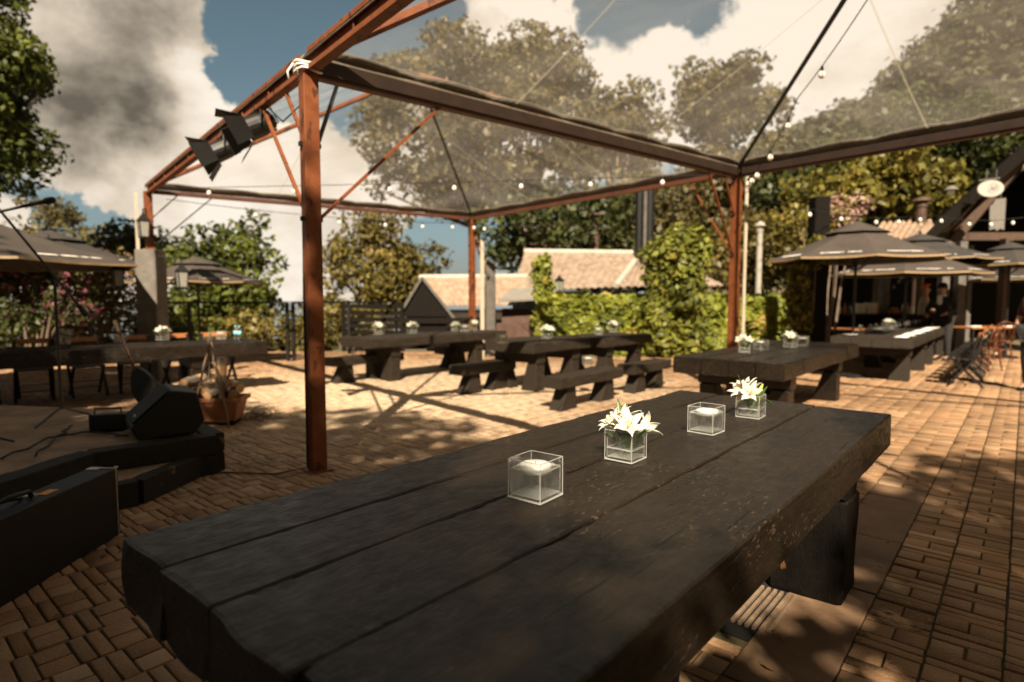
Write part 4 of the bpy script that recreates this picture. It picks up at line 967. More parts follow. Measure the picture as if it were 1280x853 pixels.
# amplifier / cable box and cables
ab = thing('stage_box', 'small black stage box beside the wedge monitor', 'stage box', G(132, 538, ZS) + Vector((0, .1, 0)), R(15)); mb = MB(); mb.prism([(-.13, 0), (.13, 0), (.13, .07), (-.05, .14), (-.13, .14)], 'x', -.14, .14); mb.build('case', M['black_plastic'], ab, bevel=.012)
mb = MB(); mb.tube([(-.1, -.1, .15), (-.1, -.1, .19), (.1, -.1, .19), (.1, -.1, .15)], .01, 6); mb.build('handle', M['hem'], ab)
mb = MB(); rg = random.Random(8)
def snake(mb, pts, r):
    out = []
    for a, b in zip(pts[:-1], pts[1:]):
        for i in range(6): out.append(a.lerp(b, i / 6) + Vector((rg.uniform(-.03, .03), rg.uniform(-.03, .03), 0)))
    out.append(pts[-1]); mb.tube(out, r, 6)
snake(mb, [G(0, 575, ZS + .012), G(60, 548, ZS + .012), G(110, 540, ZS + .012), G(160, 545, ZS + .012)], .008); snake(mb, [G(40, 570, ZS + .012), G(75, 545, ZS + .012), G(90, 532, ZS + .012)], .008)
tag(mb.build('stage_cable', M['wire'], smooth=True), 'black cables lying across the stage floor', 'cable')
# flight case in the left foreground
fc = thing('flight_case', 'long flat black case with metal corner standing on edge at left', 'case', Vector((-2.5, 2.75, 0)), R(1))
mb = MB(); mb.box((0, 0, .21), (.17, 1.66, .42)); mb.build('case_body', M['black_plastic'], fc, bevel=.006)
mb = MB(); mb.box((.0845, .812, .21), (.006, .010, .425)); mb.box((0.04, .807, .4225), (.09, .012, .006)); mb.box((-.04, .80, .4225), (.075, .05, .006)); mb.box((.079, .822, .424), (.02, .018, .010)); mb.build('metal_edge', M['aluminium'], fc, bevel=.002)
mb = MB()
mb.tube([(-.01, .0, .43), (0.0, .02, .465), (.01, .12, .475), (.01, .24, .465), (0, .27, .43)], .012, 8); mb.tube([(-.05, -.05, .43), (-.03, .05, .455), (-.02, .16, .45), (-.03, .24, .43)], .01, 8); mb.build('handle', M['black_plastic'], fc, smooth=True)
mb = MB(); mb.box((.015, .36, .422), (.05, .09, .003)); mb.build('sticker', M['label_o'], fc)
mb = MB(); mb.box((-.02, .29, .425), (.05, .05, .012)); mb.build('latch', M['aluminium'], fc)

# firewood planter and tripod
pl = thing('firewood_planter', 'terracotta trough heaped with firewood logs', 'planter', G(263, 533, 0) + Vector((0, .15, 0)), R(6))
mb = MB()
o_ = [(-.25, -.13, .05), (.25, -.13, .05), (.25, .13, .05), (-.25, .13, .05), (-.31, -.17, .31), (.31, -.17, .31), (.31, .17, .31), (-.31, .17, .31), (-.28, -.145, .31), (.28, -.145, .31), (.28, .145, .31), (-.28, .145, .31), (-.23, -.115, .09), (.23, -.115, .09), (.23, .115, .09), (-.23, .115, .09)]
fs = [(3, 2, 1, 0), (12, 13, 14, 15)]
for a in (0, 4, 8):
    for k in range(4): fs.append((a + k, a + (k + 1) % 4, a + 4 + (k + 1) % 4, a + 4 + k))
mb.add(o_, fs); mb.build('trough', M['terracotta'], pl, bevel=.006)
mb = MB(); mb.bar((-.325, -.172, .30), (.325, -.172, .30), .02, .045); mb.bar((-.325, .172, .30), (.325, .172, .30), .02, .045); mb.bar((-.325, -.172, .3), (-.325, .172, .3), .02, .045); mb.bar((.325, -.172, .3), (.325, .172, .3), .02, .045)
mb.build('rim', M['terracotta'], pl)
for s in (-.2, .2): mb = MB(); mb.box((s, 0, .025), (.06, .26, .05)); mb.build('foot', M['dark_wood'], pl)
rg = random.Random(4)
for i, (p, d, l, r) in enumerate([((-.22, -.05, .36), (.25, .9, .15), .34, .055), ((-.12, .03, .42), (.35, -.9, -.15), .36, .05), ((-.25, .0, .5), (.2, .9, .1), .3, .06), ((.06, 0, .5), (.08, .05, 1), .55, .058), ((.2, .02, .40), (-.3, .8, .3), .3, .045), ((.24, -.03, .46), (-.25, -.85, .35), .25, .035), ((.02, -.04, .37), (.15, .95, .1), .3, .05), ((.15, .06, .38), (.8, -.5, .2), .36, .05)]):
    lg = thing('firewood_log', ['split log lying at the left of the terracotta trough', 'log slanting down across the middle of the trough', 'round log with pale cut end on the trough heap', 'tall log standing upright in the terracotta trough', 'short log at the right rear of the trough', 'pale split stick leaning at the right of the trough', 'log lying along the front of the trough', 'reddish log lying at the right front of the trough'][i], 'log', pl.location + Vector(p), 0, 'firewood logs in the trough')
    d = Vector(d).normalized(); q = MB(); r *= 1.08; q.tube([d * (-l / 2), d * (-l / 6) + Vector((.006, 0, .004)), d * (l / 6), d * (l / 2)], [r, r * 1.05, r * .97, r], 9, False); q.build('bark', M['log_bark'], lg)
    q = MB(); q.tube([d * (-l / 2 + .001), d * (l / 2 - .001)], r * .985, 9); q.build('cut_end', M['log_end'], lg)
tri = thing('stick_tripod', 'tripod of rough pale sticks standing over the firewood trough', 'tripod', pl.location)
ap = Vector((-.03, -.03, 1.0))
for i, f in enumerate(((-.16, -.30, 0), (.26, -.24, 0), (-.28, .34, 0))):
    f = Vector(f); q = MB(); rr = random.Random(i); q.tube([f + (ap - f) * (k / 6) * 1.07 + Vector((rr.uniform(-.016, .016), rr.uniform(-.016, .016), 0)) for k in range(7)], [.014, .015, .012, .013, .011, .010, .008], 8); q.build('leg', M['stick'] if i != 2 else M['bark'], tri, smooth=True)
q = MB()
for k in range(3): q.tube([ap + Vector((math.cos(t) * .04, math.sin(t) * .04, -.02 + k * .018)) for t in np.linspace(0, 6.28, 10)], .009, 6, False)
q.tube([ap + Vector((0, -.04, -.01)), ap + Vector((.02, -.06, -.08)), ap + Vector((.0, -.05, -.16))], .014, 6); q.build('lashing', M['bark'], tri, smooth=True)
# dry twigs beside
rng = np.random.default_rng(3); q = MB(); c = G(322, 524)
for i in range(130):
    p = c + Vector((rng.normal(0, .13), rng.normal(0, .12), .01 + abs(rng.normal(0, .04)))); d = Vector((rng.normal(), rng.normal(), rng.normal(0, .35))).normalized() * rng.uniform(.06, .16); q.tube([p - d * .5, p, p + d * .5 + Vector((0, 0, .01))], .0028, 4)
o = q.build('dry_twigs', M['bark']); tag(o, 'heap of dry twigs on the paving beside the firewood', 'twigs'); o['kind'] = 'stuff'

# ------------------------------------------------------------------ chairs
def folding_chair(label, loc, rz, group):
    o = thing('folding_chair', label, 'chair', loc, rz, group)
    for s in (-1, 1):
        l = MB(); l.bar((s * .21, -.22, 0), (s * .21, .13, .46), .04, .024, (0, 1, 0)); l.bar((s * .21, .13, .46), (s * .21, .22, .86), .04, .024, (0, 1, 0)); l.build('back_leg', M['black_metal'], o)
        l = MB(); l.bar((s * .185, .26, 0), (s * .185, -.17, .45), .038, .024, (0, 1, 0)); l.build('leg', M['black_metal'], o)
    q = MB()
    for k in range(4): q.box((0, -.19 + k * .105, .455), (.40, .09, .02))
    q.build('seat', M['black_metal'], o, bevel=.004)
    q = MB(); q.box((0, .218, .835), (.46, .022, .075), Matrix.Rotation(R(-12), 3, 'X')); q.build('top_rail', M['orange_wood'], o, bevel=.006)
    q = MB(); q.box((0, .198, .715), (.43, .02, .09), Matrix.Rotation(R(-12), 3, 'X')); pn = q.build('back_panel', M['black_metal'], o, bevel=.004)
    q = MB(); rr = random.Random(1)
    for fy in (-1, 1):
        x = -.085
        while x < .085:
            w_ = rr.uniform(.012, .02); q.box((x + w_ / 2, .198 + fy * .0118, .715 + fy * -.002), (w_, .003, rr.uniform(.016, .024)), Matrix.Rotation(R(-12), 3, 'X')); x += w_ + .006
    q.build('lettering', M['print'], pn)
    q = MB(); q.bar((-.2, .16, .2), (.2, .16, .2), .014); q.bar((-.2, -.12, .14), (.2, -.12, .14), .014); q.build('stretcher', M['black_metal'], o)
    return o
nTL = Vector((-math.sin(TLA), math.cos(TLA), 0)); dTL = Vector((math.cos(TLA), math.sin(TLA), 0))
proto = None
tlc = ['orange railed folding chair at the right end behind the left table', 'second orange railed chair from the right behind the left table', 'third orange railed chair from the right behind the left table', 'orange railed chair just right of the grey pillar', 'orange railed chair just left of the grey pillar', 'orange railed chair behind the left candle cube', 'leftmost orange railed chair behind the left table']
for i, lab in enumerate(tlc):
    p = tl0 + dTL * (4.6 - .35 - i * .62) + nTL * (.95 + .32)
    if proto is None: proto = folding_chair(lab, p, TLA + R(0), 'folding chairs behind the left table')
    else: dup(proto, lab, p, TLA + R([0, 6, -5, 3, -4, 5, 0][i]))
t3 = Vector((6.71, 9.87, 0))
for i, lab in enumerate(['nearest black folding chair along the laid table', 'second black folding chair along the laid table', 'third black folding chair along the laid table', 'fourth black folding chair along the laid table', 'fifth black folding chair along the laid table', 'sixth black folding chair along the laid table', 'seventh black folding chair along the laid table', 'farthest black folding chair along the laid table']):
    p = t3 + U * (.5 + i * .66) + V_ * (.62 if i else .66); dup(proto, lab, p, ANG + R(180 + [5, -6, 3, 0, -4, 6, -3, 2][i]), group='folding chairs along the laid table')
def bistro_chair(label, loc, rz):
    o = thing('bentwood_chair', label, 'chair', loc, rz, 'reddish bentwood chairs by the walkway')
    q = MB(); q.lathe([(0, .45), (.2, .45), (.215, .463), (.2, .478), (0, .48)], n=20); q.build('seat', M['brown_wood'], o, smooth=True)
    for k, (x, y) in enumerate(((-.15, -.15), (.15, -.15), (-.15, .15), (.15, .15))):
        l = MB(); l.tube([(x, y, .45), (x * 1.15, y * 1.15, .2), (x * 1.35, y * 1.35, 0)], [.018, .016, .013], 8); l.build('leg', M['brown_wood'], o)
    b = MB(); b.tube([(-.17, .16, .45), (-.19, .2, .7), (-.15, .23, .86), (0, .24, .92), (.15, .23, .86), (.19, .2, .7), (.17, .16, .45)], .014, 8); b.tube([(-.1, .17, .46), (-.1, .21, .7), (0, .23, .82), (.1, .21, .7), (.1, .17, .46)], .011, 8); b.build('backrest', M['brown_wood'], o, smooth=True)
    b = MB(); b.tube([(math.cos(t) * .17, math.sin(t) * .17, .25) for t in np.linspace(0, 6.283, 16)], .009, 6, False); b.build('leg_ring', M['brown_wood'], o)
    return o
bc = bistro_chair('reddish bentwood chair nearest beyond the black folding chairs', At(1232, 440, 11.9) * 1, R(200)); bc.location.z = 0
b2 = dup(bc, 'farther bentwood chair partly behind the first one', At(1248, 430, 14), R(170)); b2.location.z = 0

# laid table: napkins, glasses, plates
nap = None; k = 0
for i in range(9):
    for side, vv in ((0, -.2),):
        p = t3 + U * (.28 + i * .66) + V_ * vv + Vector((0, 0, .787)); lab = ['nearest', 'second', 'third', 'fourth', 'fifth', 'sixth', 'seventh', 'eighth', 'last'][i] + ' white folded napkin along the edge of the laid table'
        if nap is None:
            q = MB(); q.prism([(-.16, -.09), (.14, -.10), (.17, .08), (-.13, .10)], 'z', 0, .012); q.prism([(-.12, -.06), (.15, -.07), (.12, .06), (-.10, .07)], 'z', .012, .022); nap = tag(q.build('napkin', M['linen'], bevel=.004), lab, 'napkin', 'white napkins on the laid table'); nap.location = p; nap.rotation_euler = (0, 0, ANG)
        else: dup(nap, lab, p, ANG + (.3 if i % 2 else -.2))
def wine_glass(label, loc):
    q = MB(); q.lathe([(0, 0), (.034, .001), (.033, .004), (.005, .008), (.004, .08), (.012, .088), (.034, .12), (.037, .15), (.030, .19), (.0285, .19), (.035, .15), (.032, .122), (.01, .091), (0, .09)], n=14)
    o = q.build('wine_glass', M['glass'], smooth=True); o.location = loc; return tag(o, label, 'glass', 'wine glasses on the laid table')
wg = None; rg = random.Random(12)
for i in range(18):
    s = .35 + (i // 2) * .62; p = t3 + U * (s + rg.uniform(-.08, .08)) + V_ * (-.5 - .32 * (i % 2) + rg.uniform(-.05, .05)) + Vector((0, 0, .787)); lab = 'clear wine glass among many standing on the laid table'
    if wg is None: wg = wine_glass(lab, p)
    else: dup(wg, lab, p)
pt = None
for i in range(8):
    p = t3 + U * (.3 + i * .68) + V_ * (-1.0) + Vector((0, 0, .787)); lab = ['nearest', 'second', 'third', 'fourth', 'fifth', 'sixth', 'seventh', 'last'][i] + ' white plate along the far edge of the laid table'
    if pt is None:
        q = MB(); q.lathe([(0, .004), (.08, .004), (.125, .018), (.128, .022), (.08, .010), (0, .010)], n=20); pt = tag(q.build('plate', M['white'], smooth=True), lab, 'plate', 'white plates on the laid table'); pt.location = p
    else: dup(pt, lab, p)

# ------------------------------------------------------------------ parasols
def parasol(label, apex, r, drop, rz, group, m='canvas', zb=0., sides=8, vent=True):
    zb_ = zb; o = thing('parasol', label, 'parasol', (apex.x, apex.y, zb_), rz, group); H_ = apex.z - zb_
    n = sides; q = MB(); vs = []; fs = []; K = 6; sub = 4
    for i in range(K + 1):
        t = i / K
        for k in range(n * sub):
            a0 = int(k / sub); f = (k % sub) / sub
            p = Vector((math.cos(2 * math.pi * a0 / n), math.sin(2 * math.pi * a0 / n), 0)).lerp(Vector((math.cos(2 * math.pi * (a0 + 1) / n), math.sin(2 * math.pi * (a0 + 1) / n), 0)), f)
            rr = .12 + (r - .12) * t; z = H_ - drop * (t ** 1.0) - drop * .06 * math.sin(math.pi * t) - .018 * math.sin(math.pi * f) * t
            p = p * rr * (1 - .035 * math.sin(math.pi * f) * (t ** 4)); vs.append((p.x, p.y, z - .05))
    m_ = n * sub
    fs = [(i * m_ + k, i * m_ + (k + 1) % m_, (i + 1) * m_ + (k + 1) % m_, (i + 1) * m_ + k) for i in range(K) for k in range(m_)]
    q.add(vs, fs); cano = q.build('canopy', M[m], o); cano.modifiers.new('t', 'SOLIDIFY').thickness = .006
    # hem band
    q = MB(); ring = vs[K * m_:]; q.add([v for v in ring] + [(v[0] * 1.003, v[1] * 1.003, v[2] - .032) for v in ring], [(k, (k + 1) % m_, m_ + (k + 1) % m_, m_ + k) for k in range(m_)]); q.build('hem_band', M['gold'], cano).modifiers.new('t', 'SOLIDIFY').thickness = .004
    if vent:
        q = MB(); vv = []
        for t in (0, .5, 1):
            for k in range(m_):
                a = 2 * math.pi * (k / sub) / n; c = math.cos(math.pi / n) / math.cos(((a % (2 * math.pi / n)) - math.pi / n)); rr = .02 + r * .36 * t; vv.append((math.cos(a) * rr * c, math.sin(a) * rr * c, H_ + .0 - drop * .34 * t))
        q.add(vv, [(i * m_ + k, i * m_ + (k + 1) % m_, (i + 1) * m_ + (k + 1) % m_, (i + 1) * m_ + k) for i in range(2) for k in range(m_)]); q.build('vent_cap', M[m], o).modifiers.new('t', 'SOLIDIFY').thickness = .006
    q = MB(); q.lathe([(.03, H_ + .0), (.035, H_ + .03), (.012, H_ + .07), (0, H_ + .075)], n=10); q.build('finial', M['black_metal'], o)
    q = MB(); q.tube([(0, 0, 0), (0, 0, H_ - .02)], .024, 10); q.build('pole', M['black_metal'], o)
    q = MB(); q.lathe([(0, 0), (.26, 0), (.26, .05), (.05, .08), (.045, .3), (0, .3)], n=16); q.build('base', M['black_metal'], o)
    for k in range(n):
        a = 2 * math.pi * k / n; q = MB(); q.bar((.03 * math.cos(a), .03 * math.sin(a), H_ - .07), (r * .97 * math.cos(a), r * .97 * math.sin(a), H_ - drop - .065), .02, .014); rb = q.build('rib', M['black_metal'], o)
        q = MB(); q.bar((.04 * math.cos(a), .04 * math.sin(a), H_ - drop - .25), (r * .5 * math.cos(a), r * .5 * math.sin(a), H_ - drop * .5 - .085), .016, .012); q.build('strut', M['black_metal'], rb)
    # illegible white lettering printed near the hem of every panel
    q = MB(); rg = random.Random(7)
    for k in range(n):
        a = 2 * math.pi * (k + .5) / n; ax = Vector((math.cos(a), math.sin(a), 0)); tg = Vector((-math.sin(a), math.cos(a), 0)); ap = math.cos(math.pi / n)
        t0 = .88; rr0 = (.12 + (r - .12) * t0) * ap; z0 = H_ - drop * t0 - drop * .06 * math.sin(math.pi * t0) - .05 - .018 * t0
        slope = (ax * ap * (r - .12) + Vector((0, 0, -drop * .87))).normalized(); nr = tg.cross(slope).normalized()
        if nr.z < 0: nr = -nr
        x = -r * .20
        while x < r * .20:
            w_ = rg.uniform(.03, .05)
            if rg.random() > .12:
                h_ = rg.uniform(.05, .06); c = ax * rr0 + tg * (x + w_ / 2) + Vector((0, 0, z0)) + nr * .012
                for dx in ((-.4, .4) if rg.random() > .5 else (-.4, 0, .4)): q.bar(c + tg * dx * w_ - slope * h_ / 2, c + tg * dx * w_ + slope * h_ / 2, .010, .003, nr)
                q.bar(c - tg * .4 * w_ - slope * h_ * .4 * (1 if rg.random() > .5 else 0), c + tg * .4 * w_ - slope * h_ * .4, .010, .003, nr)
            x += w_ + .014
    q.build('lettering', M['print'], cano)
    return o
GR, GL = 'parasols over the right tables', 'parasols over the left tables'
def apx(px, py, Y): return At(px, py, Y)
parasol('taupe gold edged parasol nearest on the right beside the vine column', apx(1072, 277, 11), 1.5, .64, R(22.5 + 4), GR)
parasol('taupe gold edged parasol partly hidden behind the nearest right parasol', apx(1135, 306, 13.4), 1.55, .6, R(10), GR)
parasol('dark parasol standing behind the two taupe right parasols', apx(1150, 292, 15.0), 1.65, .62, R(5), GR, 'canvas_dark')
parasol('dark parasol at the right frame edge before the restaurant', apx(1264, 303, 14.5), 1.25, .5, R(12), GR, 'canvas_dark')
parasol('lower pale edged parasol under the dark one at the right frame edge', apx(1285, 325, 17), 1.6, .5, R(12), GR, 'canvas_dark')
parasol('large taupe parasol with white lettering at the left frame edge', apx(-62, 258, 8.5), 2.36, .74, R(12), GL, vent=False)
parasol('dark parasol peeping out behind the large left parasol', apx(62, 288, 13.2), 1.9, .66, R(10), GL, 'canvas_dark')
parasol('taupe parasol standing behind the grey pillar', apx(246, 321, 12.6), 1.35, .48, R(20), GL)

# ------------------------------------------------------------------ railing on the left, slat fence
def railing(label, pts, h, zb=0., n_c=5):
    o = thing('railing', label, 'railing', (pts[0].x, pts[0].y, zb)); b = Vector((pts[0].x, pts[0].y, zb))
    for p in pts:
        q = MB(); q.box(Vector((p.x, p.y, zb + h / 2)) - b, (.07, .07, h)); q.build('post', M['black_metal'], o)
    q = MB()
    for a, c in zip(pts[:-1], pts[1:]): q.bar(Vector((a.x, a.y, zb + h)) - b, Vector((c.x, c.y, zb + h)) - b, .08, .05)
    q.build('top_rail', M['black_metal'], o); q = MB()
    for k in range(n_c):
        z = .15 + k * (h - .25) / n_c
        for a, c in zip(pts[:-1], pts[1:]): q.bar(Vector((a.x, a.y, zb + z)) - b, Vector((c.x, c.y, zb + z)) - b, .014)
    q.build('cable', M['black_metal'], o)
railing('dark metal railing with thin cables along the terrace edge at left', [Vector((-5.2 - 2.2 * k, 13.7 - .12 * k, 0)) for k in range(6)], 1.36)
railing('dark railing with cables turning back beyond the terrace corner', [Vector((-5.1, 13.8, 0)), Vector((-4.3, 15.6, 0)), Vector((-3.4, 17.4, 0))], 1.36)
def slat_fence(label, p, q, z0, z1, n, post=True):
    o = thing('slat_fence', label, 'fence', (p.x, p.y, z0)); b = Vector((p.x, p.y, z0)); s = MB(); h = z1 - z0
    for k in range(n):
        z = (k + .5) * h / n; s.bar(Vector((0, 0, z)), q - p + Vector((0, 0, z)), .03, h / n * .66)
    s.build('slat', M['dark_wood'], o); s = MB(); l = (q - p).length; m_ = max(2, int(l / 1.2) + 1)
    for k in range(m_):
        c = (q - p) * (k / (m_ - 1)); s = MB(); s.box(c + Vector((0, .05, h / 2)), (.1, .1, h + .06)); s.build('post', M['dark_wood'], o)
slat_fence('dark horizontal slat fence left of the little gabled hut', Vector((-5.0, 17.5, 0)), Vector((-3.2, 17.2, 0)), -.6, 1.32, 10)
slat_fence('dark slatted screen in front of the little gabled hut', Vector((-3.1, 16.6, 0)), Vector((-.5, 16.9, 0)), -.5, .95, 6)

# ------------------------------------------------------------------ buildings behind
def tile_roof(name, quad, parent, m, pitch=.22, wave=.045, base=Vector((0, 0, 0))):
    """barrel tiles on a quad: eave a-b, ridge d-c; corrugated mesh with stepped courses"""
    a, b, c, d = [Vector(p) - base for p in quad]; l = max((b - a).length, (c - d).length); nx = max(8, int(l / pitch)) * 6; hgt = ((d - a).length + (c - b).length) / 2; ny = max(4, int(hgt / .32)) * 2
    nrm = (b - a).cross(d - a).normalized()
    if nrm.z < 0: nrm = -nrm
    vs = []; rg = random.Random(1); per = [rg.uniform(-.012, .012) for _ in range(nx + 1)]
    for j in range(ny + 1):
        t = j / ny; crs = (j % 2) * -.03
        for i in range(nx + 1):
            s = i / nx; e = a.lerp(b, s); f = d.lerp(c, s); w_ = abs(math.sin(math.pi * i / 6)) * wave
            vs.append(e.lerp(f, t) + nrm * (w_ + crs + per[(i // 6 * 7 + j // 2 * 3) % nx] + .03))
    fs = [(j * (nx + 1) + i, j * (nx + 1) + i + 1, (j + 1) * (nx + 1) + i + 1, (j + 1) * (nx + 1) + i) for j in range(ny) for i in range(nx)]
    return MB().add(vs, fs).build(name, m, parent)
# little gabled hut (gable towards us, ridge to the right)
hb = Vector((-2.0, 18.0, -1.1)); hut = thing('gabled_hut', 'little dark hut with steep gable and sunlit tile roof', 'hut', hb)
pk = At(528, 347, 18.0); gl = At(499, 396, 18.0); gr = At(566, 396, 18.0)
q = MB(); q.add([gl - hb, gr - hb, pk - hb, gl - hb + Vector((0, .15, 0)), gr - hb + Vector((0, .15, 0)), pk - hb + Vector((0, .15, 0))], [(0, 1, 2), (5, 4, 3), (0, 3, 4, 1), (1, 4, 5, 2), (2, 5, 3, 0)]); q.build('gable', M['dark_wood'], hut)
q = MB(); q.bar(gl - hb + Vector((-.05, -.05, -.05)), pk - hb + Vector((0, -.05, .0)), .07, .1, (0, 1, 0)); q.bar(pk - hb + Vector((0, -.05, 0)), gr - hb + Vector((.05, -.05, -.05)), .07, .1, (0, 1, 0)); q.build('bargeboard', M['grey_conc'], hut)
e0 = At(560, 384, 18.4); e1 = At(655, 384, 18.4); r0 = At(524, 349, 20.2); r1 = At(660, 348, 20.2)
tile_roof('roof', (e0, e1, r1, r0), hut, M['tile_red'], base=hb)
q = MB(); q.tube([r0 - hb + Vector((0, 0, .05)), r1 - hb + Vector((0, 0, .05))], .10, 8); q.build('ridge', M['ridge'], hut)
q = MB(); q.box(Vector(((e0.x + e1.x) / 2 - .2, 19.1, (e0.z - 1.1) / 2 - .05)) - Vector((hb.x, hb.y, hb.z)), (e1.x - e0.x + 1.0, 1.1, e0.z + 1.0)); q.build('wall', M['dark_wood'], hut)
q = MB()
for k in range(7): q.box(Vector((-2.0, 18.46, -.9 + k * .3)) - hb, (4.4, .05, .2))
q.build('cladding', M['grey_wood'], hut)
# larger hipped tile roof with blue wall
bb = Vector((3.0, 22.5, -1.1)); big = thing('tiled_pavilion', 'low pavilion with broad hipped clay tile roof and blue grey walls', 'building', bb)
Yr = 24.5; Yf = 21.0
f0 = At(640, 366, Yf); f1 = At(770, 361, Yf); f2 = At(908, 359, Yf + 2.0); rg0 = At(655, 318, Yr); rg1 = At(800, 320, Yr); rr1 = At(828, 322, Yr)
tile_roof('roof', (f0, f1, rg1, rg0), big, M['tile'], .3, .06, bb)
tile_roof('roof', (f1, f2, rr1, rg1), big, M['tile'], .3, .07, bb)
q = MB(); q.tube([f1 - bb + Vector((0, 0, .1)), rg1 - bb + Vector((0, 0, .08))], .11, 8); q.tube([rg0 - bb + Vector((0, 0, .1)), rg1 - bb + Vector((0, 0, .1)), rr1 - bb + Vector((0, 0, .1))], .13, 8); q.build('ridge', M['ridge'], big)
q = MB(); q.box(Vector((2.3, 22.6, .3)) - bb, (6.8, 2.0, 2.8)); q.build('wall', M['blue_wall'], big)
q = MB(); q.box(Vector((f0.x / 2 + f1.x / 2, Yf + .25, f0.z - .12)) - bb, (f1.x - f0.x, .12, .2)); q.build('fascia', M['dark_wood'], big)
q = MB(); q.bar(At(728, 385, Yf - .1) - bb, At(757, 366, Yf - .1) - bb, .1, .06, (0, 1, 0)); q.build('gable_board', M['pale_wood'], big)
def flue(label, px, y0, y1, Y, r, m, cap=True, zb=-1.0, grp=None):
    p = At(px, y0, Y); o = thing('flue_pipe', label, 'chimney pipe', (p.x, p.y, zb)); q = MB(); q.tube([(0, 0, 0), (0, 0, p.z - zb)], r, 12); q.build('pipe', m, o, smooth=False)
    if cap: q = MB(); q.lathe([(r * .9, 0), (r * 1.9, .02), (r * 1.5, .1), (0, .16)], (0, 0, p.z - zb + .05), 12); q.lathe([(r * 1.2, -.1), (r * 1.2, 0)], (0, 0, p.z - zb), 12); q.build('cap', m, o)
flue('brown metal flue with cowl rising over the tiled pavilion roof', 745, 272, 0, 25, .18, M['brown_beam'])
flue('black wide flue pipe left of a grey strip behind the ivy column', 800, 238, 0, 24, .17, M['black_metal'], False)
flue('black wide flue pipe right of a grey strip behind the ivy column', 813, 238, 0, 24, .17, M['black_metal'], False)
flue('slim grey pipe between the two black flues', 807, 236, 0, 23.6, .07, M['grey_conc'], False)
flue('white flue pipe with dark cap standing behind the ivy hedge', 950, 286, 0, 17, .08, M['pipe_white'])
flue('brown flue with cowl above the broken tile roof at right', 1152, 255, 0, 17.5, .14, M['brown_beam'])
# low brick planter wall between the hut and the ivy
q = MB(); q.box((.35, 15.5, .25), (2.2, .5, 1.1)); bw = q.build('brick_planter', M['brick'], bevel=.015); tag(bw, 'low dark brick planter wall left of the ivy hedge', 'planter wall')
# lean-to grey roof before the pavilion
ln = thing('lean_to', 'small grey roofed lean-to at the left of the tiled pavilion', 'shed', (.4, 17.2, -1)); b_ = Vector((.4, 17.2, -1))
q = MB(); q.add([p - b_ for p in (At(622, 376, 17), At(690, 372, 17), At(700, 358, 18.6), At(640, 360, 18.6))], [(0, 1, 2, 3)]); o = q.build('roof', M['grey_roof'], ln); o.modifiers.new('t', 'SOLIDIFY').thickness = .06
q = MB(); q.box(Vector((.45, 18.0, .1)) - b_, (1.5, 1.0, 2.1)); q.build('wall', M['brick'], ln)

# ------------------------------------------------------------------ restaurant on the right
rb = Vector((14, 17, 0)); rest = thing('restaurant', 'dark timber restaurant with steep gable and open front', 'building', rb)
pkR = At(1300, 172, 16.5); lo = At(1128, 322, 16.5); hi_r = Vector((2 * pkR.x - lo.x, 16.5, lo.z))
q = MB(); q.bar(lo - rb, pkR - rb, .30, .14, (0, 1, 0)); q.bar(pkR - rb, hi_r - rb, .30, .14, (0, 1, 0)); q.build('bargeboard', M['dark_wood'], rest)
q = MB(); i0 = At(1165, 330, 17.1); i1 = At(1275, 200, 17.1); q.bar(i0 - rb, i1 - rb, .25, .22, (0, 1, 0)); q.bar(At(1150, 296, 17.2) - rb, At(1290, 296, 17.2) - rb, .2, .22); q.build('rafter', M['brown_beam'], rest)
bk = Vector((8.5 * math.sin(R(38)), 8.5 * math.cos(R(38)), 0))
ov = Vector((0, .0, .10))
tile_roof('roof', (lo + ov, lo + bk + ov, pkR + bk + ov, pkR + ov), rest, M['tile'], .3, .06, rb); tile_roof('roof', (hi_r + bk + ov, hi_r + ov, pkR + ov, pkR + bk + ov), rest, M['tile'], .3, .06, rb)
q = MB(); q.box(Vector((17.2, 21.5, 1.7)) - rb, (13.5, .2, 3.6)); q.build('back_wall', M['dark_wood'], rest)
q = MB(); q.add([p - rb for p in (lo + bk * .5, hi_r + bk * .5, pkR + bk * .5)], [(0, 1, 2)]); q.build('gable', M['dark_wood'], rest).modifiers.new('t', 'SOLIDIFY').thickness = .1
q = MB(); q.box(Vector((11.2, 19.6, 2.95)) - rb, (3.4, 4.0, .12)); q.build('ceiling', M['dark_wood'], rest)
for px, Y in ((1104, 15.6), (1178, 16.4), (1198, 16.2), (1252, 15.5), (1208, 17.5)):
    p = At(px, 380, Y); q = MB(); q.box(Vector((p.x, p.y, 1.5)) - rb, (.2 if px < 1205 else .12, .2, 3.0)); q.build('post', M['grey_conc'] if px != 1252 else M['brown_beam'], rest)
e0 = At(1086, 301, 16.2); e1 = At(1150, 303, 15.9); r0 = At(1100, 281, 18.0); r1 = At(1165, 279, 17.6)
tile_roof('roof', (e0, e1, r1, r0), rest, M['tile_red'], .3, .08, rb)
q = MB(); q.bar(At(1140, 303, 15.6) - rb, At(1163, 279, 15.6) - rb, .16, .12, (0, 1, 0)); q.build('roof_verge', M['tile_red'], rest)
